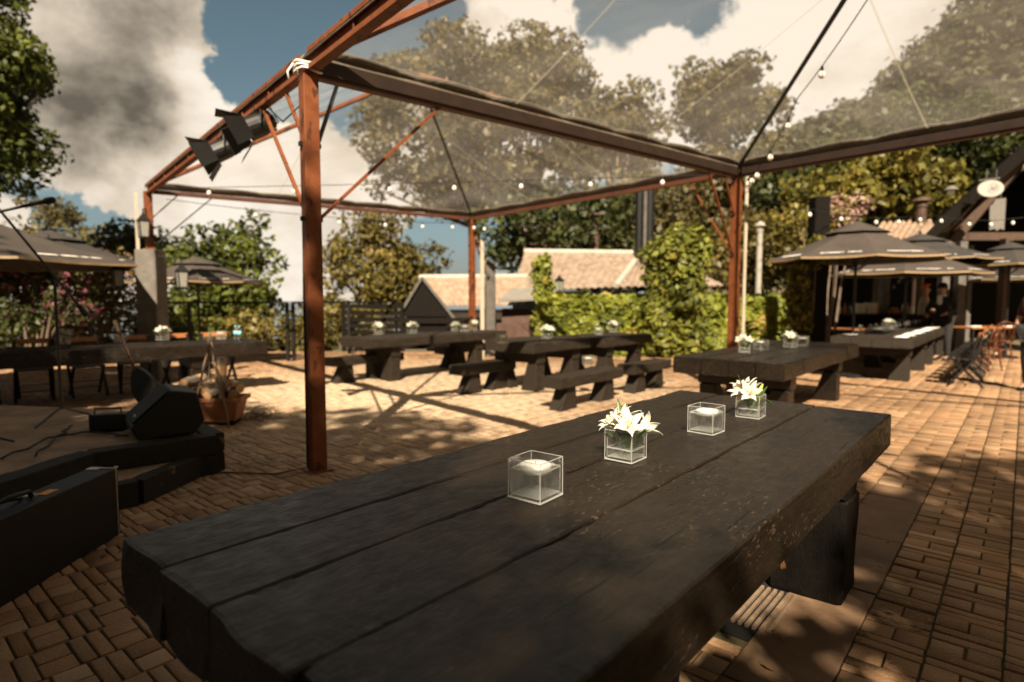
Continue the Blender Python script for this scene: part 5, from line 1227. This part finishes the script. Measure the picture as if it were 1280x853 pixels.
# bar counter with goods
ct = thing('bar_counter', 'dark bar counter under the parasols at right', 'counter', (8.9, 15.6, 0)); q = MB(); q.box((0, 0, .5), (3.0, .5, 1.0)); q.build('front', M['dark_wood'], ct); q = MB(); q.box((0, -.02, 1.03), (3.2, .65, .06)); q.build('countertop', M['grey_wood'], ct, bevel=.008)
def small(name, label, cat, px, Y, zb, fn, m, grp):
    p = At(px, 390, Y); q = MB(); fn(q); o = q.build(name, m, bevel=.004); o.location = (p.x, p.y, zb); return tag(o, label, cat, grp)
small('paper_box', 'left cream box standing on the bar counter', 'box', 1075, 15.5, 1.06, lambda q: q.prism([(-.11, 0), (.11, 0), (.12, .26), (-.12, .26)], 'y', -.07, .07), M['paper'], 'boxes on the bar counter')
small('paper_box', 'right cream box standing on the bar counter', 'box', 1088, 15.5, 1.06, lambda q: q.prism([(-.13, 0), (.13, 0), (.14, .28), (-.14, .28)], 'y', -.07, .07), M['paper'], 'boxes on the bar counter')
bt = None
for i, px in enumerate((1049, 1056, 1063, 1098, 1105, 1128, 1134, 1140)):
    lab = ['leftmost bottle on the bar counter', 'second bottle from the left on the bar counter', 'third bottle from the left on the bar counter', 'bottle just right of the cream boxes', 'second bottle right of the cream boxes', 'bottle just right of the oranges', 'second bottle right of the oranges', 'rightmost bottle on the bar counter'][i]
    o = small('bottle', lab, 'bottle', px, 15.6, 1.06, lambda q: q.lathe([(0, 0), (.04, .002), (.04, .16), (.016, .2), (.014, .27), (0, .27)], n=12), [M['white'], M['terracotta'], M['glass'], M['orange'], M['white'], M['glass'], M['terracotta'], M['white']][i], 'bottles on the bar counter')
for i, (px, dz) in enumerate(((1112, 0), (1118, 0), (1115, .075), (1122, 0), (1120, .075))):
    small('orange', ['leftmost orange of the pile on the bar', 'middle orange in the lower row on the bar', 'left upper orange of the pile on the bar', 'rightmost lower orange of the pile on the bar', 'right upper orange of the pile on the bar'][i], 'orange', px, 15.5, 1.06 + dz, lambda q: q.lathe([(0, 0), (.03, .006), (.045, .045), (.03, .084), (0, .09)], n=12), M['orange'], 'oranges piled on the bar counter')
# wooden dining tables at the far right
def wood_table(label, p, rz, L_n):
    o = thing('wood_table', label, 'table', p, rz, 'slim wood topped tables by the restaurant'); q = MB(); q.box((0, 0, .745), (L_n, .8, .035)); q.build('tabletop', M['orange_wood'], o, bevel=.006)
    for x in (-1, 1):
        for y in (-1, 1): q = MB(); q.box((x * (L_n / 2 - .08), y * .33, .365), (.06, .06, .725)); q.build('leg', M['pale_wood'] if x > 0 else M['black_metal'], o)
wp = At(1232, 400, 14.6); wood_table('wood topped table with napkins by the restaurant front', Vector((wp.x, wp.y, 0)), R(12), 1.7)
dup(nap, 'white napkin at the left of the wood topped table', Vector((wp.x - .4, wp.y - .15, .765)), .2); dup(nap, 'white napkin at the right of the wood topped table', Vector((wp.x + .45, wp.y - .1, .765)), .1)
wp2 = At(1062, 402, 13.8); wood_table('wood topped table behind the dark vine column', Vector((wp2.x, wp2.y, 0)), R(20), 1.6)
# hanging signs
def sign_round():
    p = At(1238, 236, 15.8); o = thing('round_sign', 'round white hanging sign with grey monogram under the gable', 'sign', p, R(-14)); q = MB(); q.lathe([(0, -.02), (.26, -.02), (.26, .02), (0, .02)], n=28, M=Matrix.Rotation(R(90), 3, 'X')); q.v = [(v[0] * 1.15, v[1], v[2] * .82) for v in q.v]; b = q.build('board', M['signwhite'], o)
    q = MB()
    for a, c in (((-.02, -.1), (.02, .09)), ((.02, .09), (.06, -.08)), ((.06, -.08), (.1, .08)), ((-.0, -.01), (.09, .0)), ((.1, .08), (.13, -.06))): q.bar((a[0], -.025, a[1]), (c[0], -.025, c[1]), .014, .006, (0, 1, 0))
    q.tube([(.055 + math.cos(t) * .12, -.024, math.sin(t) * .13) for t in np.linspace(0, 6.283, 20)], .005, 4, False); q.build('monogram', M['ink'], b)
    q = MB(); q.tube([(-.28, 0, .22), (.2, 0, .26)], .016, 6); q.tube([(-.1, 0, .2), (-.1, 0, .5)], .008, 5); q.tube([(.12, 0, .2), (.12, 0, .5)], .008, 5); q.build('hanger', M['signgrey'], o)
    p = At(1247, 268, 16.0); o = thing('hanging_board', 'grey hanging board below the round white sign', 'sign', p, R(-10)); q = MB(); q.prism([(-.18, -.42), (-.06, -.38), (.0, -.44), (.07, -.38), (.17, -.42), (.17, .42), (-.06, .40), (-.2, .2)], 'y', -.015, .015); q.build('board', M['signgrey'], o); q = MB(); q.tube([(.05, 0, .41), (.05, 0, .7)], .008, 5); q.build('hanger', M['signgrey'], o)
    p = At(1189, 238, 16.0); o = thing('wall_lamp', 'white domed lamp hanging on the sloping gable beam', 'lamp', p); q = MB(); q.lathe([(0, .12), (.06, .11), (.17, .02), (.18, 0), (.16, 0)], n=16); q.build('lamp_shade', M['signgrey'], o, smooth=True); q = MB(); q.lathe([(0, -.12), (.06, -.1), (.09, -.04), (.06, .02), (0, .03)], n=12); q.build('lamp_globe', M['bulb'], o, smooth=True)
sign_round()

# ------------------------------------------------------------------ people
def person(label, loc, rz, arms, top_m, leg_m, hair_m, lean=0.0, bare_arms=True, extra=None):
    o = thing('person', label, 'person', loc, rz)
    J = {'pel': (0, 0, .96), 'wst': (0, -lean * .3, 1.12), 'chs': (0, -lean * .8, 1.34), 'nck': (0, -lean, 1.50), 'nk2': (0, -lean * 1.1 - .01, 1.56), 'hd1': (0, -lean * 1.15 - .02, 1.64), 'hd2': (0, -lean * 1.2 - .015, 1.73),
         'hL': (.10, 0, .93), 'kL': (.11, -.03, .50), 'aL': (.11, .02, .09), 'tL': (.12, -.14, .03), 'hR': (-.10, 0, .93), 'kR': (-.11, -.02, .50), 'aR': (-.11, .03, .09), 'tR': (-.12, -.13, .03),
         'sL': (.17, -lean * .9, 1.43), 'sR': (-.17, -lean * .9, 1.43)}
    rad = {'pel': .15, 'wst': .125, 'chs': .15, 'nck': .065, 'nk2': .055, 'hd1': .085, 'hd2': .085, 'hL': .10, 'kL': .062, 'aL': .04, 'tL': .035, 'hR': .10, 'kR': .062, 'aR': .04, 'tR': .035, 'sL': .062, 'sR': .062}
    E = [('pel', 'wst'), ('wst', 'chs'), ('chs', 'nck'), ('nck', 'nk2'), ('nk2', 'hd1'), ('hd1', 'hd2'), ('pel', 'hL'), ('hL', 'kL'), ('kL', 'aL'), ('aL', 'tL'), ('pel', 'hR'), ('hR', 'kR'), ('kR', 'aR'), ('aR', 'tR'), ('chs', 'sL'), ('chs', 'sR')]
    for s in 'LR':
        el, wr = arms[s]; J['e' + s] = el; J['w' + s] = wr; d = (Vector(wr) - Vector(el)).normalized(); side = Vector((1, 0, 0)) if abs(d.x) < .7 else Vector((0, 1, 0))
        J['p' + s] = tuple(Vector(wr) + d * .06); rad['e' + s] = .042; rad['w' + s] = .028; rad['p' + s] = .034
        E += [('s' + s, 'e' + s), ('e' + s, 'w' + s), ('w' + s, 'p' + s)]
        for k in range(4):
            b = Vector(J['p' + s]) + side * (-.027 + k * .018); n1, n2 = f'f{s}{k}', f'g{s}{k}'; J[n1] = tuple(b + d * .045); J[n2] = tuple(b + d * (.075 + .012 * (k in (1, 2))) + Vector((0, -.012, -.004))); rad[n1] = .010; rad[n2] = .008; E += [('p' + s, n1), (n1, n2)]
        J['t' + s + 'h'] = tuple(Vector(wr) + d * .05 + side * .05); rad['t' + s + 'h'] = .010; E.append(('p' + s, 't' + s + 'h'))
    def skin(names, edges, grow, name, m, parent):
        me = bpy.data.meshes.new(name); ix = {n: i for i, n in enumerate(names)}; me.from_pydata([J[n] for n in names], [(ix[a], ix[b]) for a, b in edges if a in ix and b in ix], []); ob = bpy.data.objects.new(name, me); COL.objects.link(ob); ob.parent = parent; me.materials.append(m)
        ob.modifiers.new('skin', 'SKIN'); 
        for i, n in enumerate(names):
            sv = me.skin_vertices[0].data[i]; sv.radius = (rad[n] * (1 + grow) + (.006 if grow else 0),) * 2; sv.use_root = (i == 0)
            if n in ('pel', 'wst', 'chs'): sv.radius = (sv.radius[0] * 1.0, sv.radius[1] * .82)
        sb = ob.modifiers.new('s', 'SUBSURF'); sb.levels = 2; sb.render_levels = 2
        return ob
    body = skin(list(J), E, 0, 'body', M['skin'], o)
    tn = ['chs', 'wst', 'pel', 'nck', 'sL', 'sR', 'eL', 'eR'] + ([] if bare_arms else ['wL', 'wR']); skin(tn, E, .16, 'top', top_m, o)
    skin(['pel', 'hL', 'kL', 'aL', 'hR', 'kR', 'aR'], E, .2, 'trousers', leg_m, o)
    for s in 'LR':
        q = MB(); a = Vector(J['a' + s]); q.prism([(a.y - .19, 0), (a.y + .07, 0), (a.y + .06, .09), (a.y - .05, .09), (a.y - .18, .05)], 'x', a.x - .048, a.x + .048); q.build('shoe', M['black_plastic'], o, bevel=.015)
    h = Vector(J['hd2']); q = MB(); q.lathe([(.0, .10), (.06, .088), (.096, .04), (.1, -.02), (.085, -.07)], h + Vector((0, .016, 0)), 14); q.v = [(v[0], v[1] if v[1] > h.y - .05 else h.y - .05 + (v[1] - h.y + .05) * .5, v[2] if v[1] > h.y - .03 else max(v[2], h.z + .035)) for v in q.v]; hr = q.build('hair', hair_m, o, smooth=True)
    # face
    q = MB(); f = Vector(J['hd1']) + Vector((0, -.088, .045)); q.lathe([(0, .03), (.008, .02), (.014, -.012), (0, -.018)], f + Vector((0, 0, -.025)), 8); q.build('nose', M['skin'], body, smooth=True)
    q = MB()
    for s in (-1, 1): q.lathe([(0, .008), (.011, 0), (0, -.008)], f + Vector((s * .034, .012, .012)), 8)
    q.build('eye', M['hair'], body); q = MB(); q.box(f + Vector((0, .006, -.068)), (.045, .012, .008)); q.build('mouth', M['cloth_wine'], body)
    q = MB()
    for s in (-1, 1): q.lathe([(0, .032), (.014, .02), (.016, -.015), (0, -.03)], f + Vector((s * .093, .09, -.01)), 8)
    q.build('ear', M['skin'], body, smooth=True)
    if extra: extra(o, J)
    return o
def collar(o, J):
    n = Vector(J['nck']); q = MB(); q.lathe([(.075, .0), (.082, .02), (.066, .055)], n + Vector((0, -.005, -.005)), 14); q.prism([(-.05, n.z - .16), (0, n.z - .2), (.05, n.z - .16), (.045, n.z + .02), (-.045, n.z + .02)], 'y', n.y - .155, n.y - .135); q.build('collar', M['cloth_white'], o)
def flowers(o, J):
    h = Vector(J['hd2']); rgn = random.Random(5); q = MB()
    for k in range(9):
        t = k / 8 * math.pi; q.lathe([(0, .02), (.022, .008), (.02, -.01), (0, -.015)], h + Vector((math.cos(t) * .095, -.02 - math.sin(t) * .05, .05 + .015 * rgn.random())), 7)
    q.build('flower_band', M['red'], o)
p = At(1180, 390, 13.9)
person('waiter in black jacket with white collar leaning over the laid table', (p.x, p.y, 0), R(-58), {'L': ((.30, -.16, 1.22), (.20, -.38, 1.12)), 'R': ((-.30, -.12, 1.2), (-.2, -.36, 1.08))}, M['cloth_black'], M['cloth_black'], M['hair'], .10, False, collar)
p = At(1153, 390, 14.6)
person('woman in cream top with red flower band behind the laid table', (p.x, p.y, 0), R(60), {'L': ((.27, -.1, 1.18), (.16, -.34, 1.14)), 'R': ((-.27, -.08, 1.18), (-.2, -.34, 1.10))}, M['cloth_cream'], M['cloth_wine'], M['red'], .03, True, flowers)
p = At(1295, 440, 9.2)
person('person in dark clothes with bare arm at the right frame edge', (p.x, p.y, 0), R(-70), {'L': ((.25, .02, 1.16), (.27, -.07, .90)), 'R': ((-.25, .0, 1.16), (-.27, -.08, .90))}, M['cloth_wine'], M['cloth_black'], M['hair'])

# ------------------------------------------------------------------ ivy hedge, columns, trees
def foliage(parent, name, blobs, n, size, m, seed, up=.25, aspect=.6, shell=.55, core=True, ow=.6):
    """blobs: (centre, radii) list; leaves sit mostly on each blob's shell"""
    rng = np.random.default_rng(seed); B_ = np.array([list(c) + list(r) for c, r in blobs]); wt = (B_[:, 3] * B_[:, 4] * B_[:, 5]) ** .6; wt /= wt.sum()
    k = rng.choice(len(B_), n, p=wt); d = rng.normal(size=(n, 3)); d /= np.linalg.norm(d, axis=1)[:, None]
    rr = np.where(rng.random(n) < .75, rng.normal(1, .12, n), rng.random(n) ** .5) 
    P = B_[k, :3] + d * B_[k, 3:] * rr[:, None]
    V, Fq = leaf_quads(P, size, rng, up, d, aspect, ow)
    clump = rng.random(len(B_)); r = np.clip(.55 * rng.random(n) + .45 * clump[k], 0, 1)
    return np_mesh(name, V, Fq, m, parent, rnd=r)
def crown_blobs(rng, c, R_, n, br, flat=.75, fill=.55):
    out = []
    for i in range(n):
        d = rng.normal(size=3); d /= np.linalg.norm(d); rr = fill + (1 - fill) * rng.random() ** .7
        p = np.array(c) + d * np.array(R_) * rr; s = br * rng.uniform(.6, 1.35); out.append((tuple(p), (s, s, s * flat)))
    return out
def tree(name, label, base, th, c, R_, nb, br, nl, ls, lm, seed, tr=.2, bark='bark', limbs=8, group=None, flat=.7, fill=.5, lean=(0, 0), extra=()):
    rng = np.random.default_rng(seed); o = thing(name, label, 'tree', base, 0, group); c = Vector(c) - Vector(base)
    bl = crown_blobs(rng, c, R_, nb, br, flat, fill)
    bl += [(tuple(Vector(p) - Vector(base)), r) for p, r in extra]
    foliage(o, 'crown', bl, nl, ls, lm, seed + 1)
    q = MB(); fork = Vector((lean[0], lean[1], th)); q.tube([(0, 0, -.3), (lean[0] * .3, lean[1] * .3, th * .4), fork], [tr * 1.25, tr, tr * .8], 10)
    for i in range(limbs):
        e = Vector(bl[i % len(bl)][0]); mid = fork.lerp(e, .5) + Vector((rng.normal(0, .3), rng.normal(0, .3), -.1 * (e - fork).length)) * .4; q.tube([fork + Vector((0, 0, -.1)), mid, e], [tr * .6, tr * .35, tr * .12], 7)
        for j in range(2):
            e2 = Vector(bl[rng.integers(len(bl))][0])
            if (e2 - mid).length < max(R_) * 1.1: q.tube([mid, mid.lerp(e2, .5) + Vector((0, 0, .1)), e2], [tr * .3, tr * .2, tr * .07], 6)
    q.build('trunk', M[bark], o, smooth=True)
    return o
def shrub(name, label, cat, base, blobs, nl, ls, lm, seed, group=None, ow=.6):
    o = thing(name, label, cat, base, 0, group); foliage(o, 'foliage', [(Vector(c) - Vector(base), r) for c, r in blobs], nl, ls, lm, seed, ow=ow)
    q = MB(); rg = random.Random(seed)
    for i in range(min(7, len(blobs))): e = Vector(blobs[i * len(blobs) // 7 % len(blobs)][0]) - Vector(base); q.tube([(e.x * .3, e.y * .3, 0), e * .5 + Vector((rg.uniform(-.1, .1), 0, 0)), e], [.035, .025, .012], 6)
    q.build('stem', M['bark'], o); return o
# ivy hedge: a dark wall inside, leaves outside
def hedge(label, p, q, h, seed, nl, z0=-.05, th=.35):
    o = thing('ivy_hedge', label, 'hedge', (p.x, p.y, z0)); d = q - p; l = d.length; a = math.atan2(d.y, d.x); o.rotation_euler = (0, 0, a)
    w_ = MB(); w_.box((l / 2, 0, h / 2), (l, th * .6, h - .12)); w_.build('core_wall', M['bark'], o)
    rng = np.random.default_rng(seed); n = nl; P = np.zeros((n, 3)); out = np.zeros((n, 3)); f = rng.random(n)
    P[:, 0] = rng.random(n) * l
    bump = np.array([mn.noise(Vector((x * 1.1, seed, 0))) for x in P[:, 0]]) * .10
    front = f < .62; P[front, 1] = -th / 2 - .04 - rng.random(front.sum()) * .12; P[front, 2] = rng.random(front.sum()) * (h + bump[front]); out[front, 1] = -1
    topm = ~front & (f < .88); P[topm, 1] = rng.uniform(-th / 2 - .1, th / 2 + .1, topm.sum()); P[topm, 2] = h + bump[topm] + rng.normal(0, .05, topm.sum()); out[topm, 2] = 1
    bk = ~front & ~topm; P[bk, 1] = th / 2 + .05; P[bk, 2] = rng.random(bk.sum()) * h; out[bk, 1] = 1
    for k in range(3): P[:, 1] -= front * np.array([max(0, mn.noise(Vector((x * 2.2, z * 2.2, seed + k)))) for x, z in zip(P[:, 0], P[:, 2])]) * .08
    hol = np.array([mn.noise(Vector((x * 2.6, z * 2.6, seed + 11))) + .5 * mn.noise(Vector((x * 6, z * 6, seed + 5))) for x, z in zip(P[:, 0], P[:, 2])])
    P[:, 1] -= np.where(front, hol * .16, 0); keep = (hol > -.33) | (rng.random(n) < .25); P = P[keep]; out = out[keep]; n = len(P)
    V, Fq = leaf_quads(P, .10, rng, .3, out, .72, .7); cl = np.array([mn.noise(Vector((x * 1.5, z * 1.5, seed * 3))) for x, z in zip(P[:, 0], P[:, 2])])
    np_mesh('leaves', V, Fq, L_['ivy'], o, rnd=np.clip(.45 * rng.random(n) + .3 + cl * .5, 0, 1))
hedge('bright ivy covered wall left of the tall ivy column', Vector((.62, 15.1, 0)), Vector((3.75, 15.1, 0)), 1.50, 3, 6500)
hedge('bright ivy covered wall right of the tall ivy column', Vector((4.5, 15.1, 0)), Vector((7.35, 14.6, 0)), 1.48, 7, 6000)
rng = np.random.default_rng(9)
def column_blobs(px0, px1, y0, y1, Y, rad, n, seed, lean=0):
    rng = np.random.default_rng(seed); out = []
    for i in range(n):
        t = (i + .5) / n; py = y0 + (y1 - y0) * t; p = At((px0 + px1) / 2 + rng.uniform(-1, 1) * (px1 - px0) * .28 + lean * (t - .5), py, Y); out.append((p, (rad * rng.uniform(.7, 1.2), rad * .7, rad * rng.uniform(.7, 1.1))))
    return out
cbl = column_blobs(806, 876, 312, 436, 14.5, .46, 26, 4) + column_blobs(815, 880, 302, 335, 14.3, .46, 12, 5) + column_blobs(835, 872, 300, 380, 14.0, .3, 9, 15)
shrub('ivy_column', 'tall column smothered in ivy before the tiled pavilion', 'ivy column', Vector((4.05, 14.6, 0)), cbl, 8500, .095, L_['ivyc'], 5, ow=.9)
shrub('ivy_column', 'slim ivy covered post at the left end of the ivy wall', 'ivy column', Vector((.75, 15.0, 0)), column_blobs(668, 690, 322, 412, 15.0, .2, 16, 6), 1700, .075, L_['ivy'], 6, ow=.9)
shrub('vine', 'vine climbing the dark column by the front right parasol', 'vine', At(1000, 440, 12) * Vector((1, 1, 0)) if False else Vector((5.85, 12.0, 0)), column_blobs(985, 1012, 315, 430, 12.0, .2, 18, 8) + column_blobs(1000, 1030, 305, 330, 12.0, .22, 4, 9), 2000, .07, L_['ivyd'], 8)
lampx = lantern('iron lantern standing on the wall before the tiled roof', At(699, 366, 15.2), None)
# bougainvillea
def flowering(label, px0, px1, y0, y1, Y, seed, nb, rad, n1, n2, fm, gm, base_z=0.0, ls=.07):
    rng = np.random.default_rng(seed); bl = []
    for i in range(nb): bl.append((At(rng.uniform(px0, px1), rng.uniform(y0, y1), Y + rng.uniform(-.6, .6)), (rad * rng.uniform(.6, 1.2),) * 3))
    c = At((px0 + px1) / 2, y1, Y); base = Vector((c.x, c.y, base_z)); o = shrub('flowering_shrub', label, 'shrub', base, bl, n1, ls, L_[gm], seed)
    sel = [b for i, b in enumerate(bl) if i % 2 == 0]; foliage(o, 'blossom', [(Vector(c) - base, (r[0] * 1.04,) * 3) for c, r in sel], n2, ls * .9, L_[fm], seed + 2)
flowering('pink bougainvillea spilling under the large left parasol', -30, 95, 330, 400, 12.6, 21, 20, .45, 3200, 1100, 'pink', 'dark')
flowering('golden shrub with pale pink blossom behind the left railing', 85, 175, 335, 430, 15.2, 22, 20, .5, 3000, 900, 'blush', 'yellow', -1)
flowering('pale pink climbing blossom above the dark vine column', 985, 1080, 255, 285, 13.2, 23, 11, .3, 900, 900, 'blush', 'ivyd')
# trees (pixel-read positions turned into metres, real depth)
def ptree(name, label, px, py, Y, hw, hh, nb, br, nl, ls, lm, seed, **k):
    c = At(px, py, Y); s = Y / F; bx = k.pop('bx', px); b = At(bx, py, Y); bz = float(terrain_h(np.array([b.x]), np.array([Y]))[0]); th = k.pop('th', max(.8, (c.z - hh * s * .75) - bz)); depth = k.pop('depth', .8)
    return tree(name, label, Vector((b.x, Y, bz)), th, c, (hw * s, hw * s * depth, hh * s), nb, br, nl, ls, lm, seed, lean=(c.x - b.x, 0), **k)
ptree('broadleaf_tree', 'dense fresh green tree at the left frame edge', -44, 95, 15.5, 82, 140, 90, .62, 26000, .095, L_['left'], 101, tr=.16, fill=.25)
ptree('broadleaf_tree', 'green tree standing behind the parasol at left', 280, 350, 19, 72, 88, 46, .62, 6500, .11, L_['left'], 102, tr=.16, fill=.3)
ptree('broadleaf_tree', 'dark spreading tree just left of the grey pillar', 172, 315, 22, 52, 36, 18, .6, 2400, .11, L_['dark'], 103, tr=.12, fill=.3)
ptree('broadleaf_tree', 'airy tree with flat crown above the left parasols', 58, 268, 26, 40, 18, 9, .55, 1100, .10, L_['olive'], 104, tr=.09, flat=.45)
ptree('broadleaf_tree', 'olive tree massed low behind the left parasols', 60, 322, 24, 75, 45, 26, .9, 3000, .14, L_['olive'], 105)
ptree('broadleaf_tree', 'golden green round tree left of the gabled hut', 476, 338, 24, 72, 72, 60, .62, 9000, .105, L_['yellow'], 106, tr=.22, fill=.25)
ptree('broadleaf_tree', 'small olive tree directly behind the near rust post', 405, 400, 21, 38, 32, 16, .6, 1800, .11, L_['yellow'], 107, fill=.2)
ptree('broadleaf_tree', 'big airy tree towering behind the smoky film', 590, 165, 30, 165, 105, 90, 1.05, 17000, .17, L_['olive'], 108, tr=.22, bark='bark_pink', bx=640, limbs=16, fill=.35, th=7)
ptree('broadleaf_tree', 'tall airy crown seen behind the middle of the film', 665, 95, 34, 58, 55, 30, 1.05, 7000, .17, L_['olive'], 109, tr=.25, limbs=8, th=9)
ptree('broadleaf_tree', 'airy tree right of the towering tree behind the film', 775, 165, 38, 62, 46, 30, 1.15, 7000, .18, L_['olive'], 110, tr=.25, bark='bark_pink', th=6)
ptree('broadleaf_tree', 'dark tree with pinkish trunk behind the hut roof', 690, 285, 28, 110, 60, 50, .9, 6000, .16, L_['dark'], 111, tr=.2, bark='bark_pink', bx=648, limbs=12, fill=.3)
ptree('broadleaf_tree', 'olive tree behind the tiled pavilion and flues', 800, 280, 32, 70, 62, 40, 1.0, 4500, .18, L_['olive'], 112, fill=.3)
ptree('broadleaf_tree', 'broad olive tree behind the right rust post', 925, 250, 34, 90, 70, 56, 1.1, 10000, .18, L_['olive'], 113, fill=.2)
ptree('broadleaf_tree', 'golden green tree behind the white flue pipe', 945, 325, 25, 66, 58, 40, .8, 5200, .13, L_['yellow'], 114, fill=.2)
ptree('broadleaf_tree', 'large leaved golden tree overhanging the right parasols', 1105, 235, 19.5, 92, 58, 54, .62, 5600, .14, L_['ivyd'], 115, fill=.25)
ptree('broadleaf_tree', 'dark tree rising behind the restaurant gable', 1205, 185, 27, 120, 70, 60, 1.0, 7000, .17, L_['dark'], 116, fill=.2)
ptree('broadleaf_tree', 'dark shaded tree filling the gap behind the right post', 1020, 235, 26, 70, 70, 40, .9, 4500, .16, L_['dark'], 117, fill=.2)
ptree('broadleaf_tree', 'hazy olive tree on the slope right of centre', 905, 130, 60, 62, 52, 40, 1.8, 7500, .3, L_['olive'], 118, fill=.3, th=8)
# low bushes below the terrace
for i, (px, py, Y, hw, hh, lm, lab) in enumerate([(310, 420, 17, 60, 34, 'yellow', 'bright green bush below the railing behind the left table'), (380, 425, 17.5, 30, 26, 'yellow', 'bright green bush below the railing beside the near post'), (440, 405, 19, 40, 25, 'yellow', 'sunlit bush behind the dark slat fence'), (225, 410, 16.5, 60, 45, 'left', 'shaded green bush behind the grey pillar'), (20, 415, 15, 60, 40, 'dark', 'dark bush low at the left behind the railing')]):
    rng_ = np.random.default_rng(200 + i); c = At(px, py, Y); s = Y / F; bz = float(terrain_h(np.array([c.x]), np.array([Y]))[0])
    shrub('bush', lab, 'bush', Vector((c.x, Y, bz)), crown_blobs(rng_, c, (hw * s, hw * s * .6, hh * s), 16, .42, .8, .2), 2400, .085, L_[lm], 210 + i)
# two large trees and one sparse one behind the camera shade the near end of the patio
tree('shade_tree', 'large dense tree behind the viewpoint shading the stage', (-7.5, -6.5, 0), 5.0, (-7.6, -6.0, 8.9), (4.6, 2.4, 4.2), 60, 1.35, 9000, .30, L_['dark'], 301, tr=.35, fill=.1)
tree('shade_tree', 'large dense tree behind the viewpoint shading the foreground table', (-2.2, -6.0, 0), 4.5, (-3.45, -5.6, 7.4), (2.45, 2.0, 4.1), 80, .9, 30000, .13, L_['dark'], 302, tr=.32, fill=.1)
tree('shade_tree', 'lower dense tree behind the viewpoint at right', (3.4, -6.0, 0), 3.0, (4.3, -5.6, 4.6), (3.3, 2.0, 2.6), 60, .85, 30000, .14, L_['dark'], 303, tr=.25, fill=.3, extra=[((1.8, -5.6, 7.4), (.42, .9, 1.2)), ((2.3, -5.6, 7.6), (.45, .9, 1.1)), ((2.15, -5.4, 8.6), (.4, .8, .7)), ((-.3, -5.6, 5.65), (.8, 1, 1.0)), ((.45, -5.6, 5.65), (.8, 1, 1.0)), ((1.2, -5.6, 6.0), (.8, 1, 1.0)), ((-1.0, -5.6, 5.4), (.9, 1, 1.2)), ((-.9, -5.6, 6.9), (.55, 1, .9)), ((.2, -5.6, 4.6), (1.1, 1, .9)), ((1.2, -5.6, 4.6), (1.1, 1, .9)), ((3.1, -5.6, 8.5), (.5, .8, .5)), ((3.8, -5.6, 9.1), (.6, .8, .45)), ((4.6, -5.6, 8.9), (.7, .8, .6))])  # extra: unseen clumps added to shape the shade, keeping sun on the lilies

# fallen leaves on the paving
def fallen():
    rng = np.random.default_rng(44); n = 420; y = rng.uniform(1.2, 12, n) ** 1.0; x = rng.uniform(-1, 1, n) * (y * .85); P = np.stack([x, y, np.full(n, .006) + rng.random(n) * .006], -1)
    keep = ~((x > -1.4) & (x < 2.3) & (np.abs((x + 1.07) * .756 - (y - 1.59) * .655 - .65) < .62) & (y < 4.3) & False); P = P[keep]
    V, Fq = leaf_quads(P, .022, rng, 3.0, None, .5); V[:, 2] = np.maximum(V[:, 2], .003)
    o = np_mesh('fallen_leaves', V, Fq, L_['dry'], rnd=rng.random(len(P))); o['kind'] = 'stuff'; tag(o, 'dry fallen leaves scattered over the brick paving', 'leaves')
fallen()
# hill wood: hundreds of crowns that read as one mass
def hill_wood():
    rng = np.random.default_rng(77); Vs = []; Fs = []; rs = []; o = 0; nt_ = 620
    az = rng.uniform(6, 62, nt_); r = 34 + (126 - 34) * rng.random(nt_) ** .55; x = r * np.sin(np.radians(az)); y = r * np.cos(np.radians(az)); z = terrain_h(x, y)
    for i in range(nt_):
        R_ = rng.uniform(1.4, 2.9) * (.75 + r[i] / 250); n = int(150 if r[i] > 70 else 190); d = rng.normal(size=(n, 3)); d /= np.linalg.norm(d, axis=1)[:, None]; rad = R_ * (1 + .25 * np.sin(d[:, 0] * 5 + i) * np.cos(d[:, 2] * 4 + i)) * rng.normal(1, .12, n)
        P = np.array([x[i], y[i], z[i] + R_ * 1.3]) + d * rad[:, None] * np.array([1, 1, 1.15]); V, Fq = leaf_quads(P, .50 * (.6 + r[i] / 220), rng, .3, d, .7, 1.0); Vs.append(V); Fs.append(Fq + o); o += len(V); rs.append(np.clip(.5 * rng.random(n) + .5 * rng.random(), 0, 1))
    ob = np_mesh('hill_wood', np.vstack(Vs), np.vstack(Fs), L_['hill'], rnd=np.concatenate(rs)); ob['kind'] = 'stuff'; tag(ob, 'dense wood covering the hillside behind the restaurant', 'wood')
hill_wood()
# distant sea and hills at the horizon
q = MB(); q.add([(-9000, 700, -46), (2000, 700, -46), (2000, 9000, -46), (-9000, 9000, -46)], [(0, 1, 2, 3)]); struct(q.build('sea', mat('hazy_sea', (.10, .13, .15), (.12, .15, .17), .01, .4)))
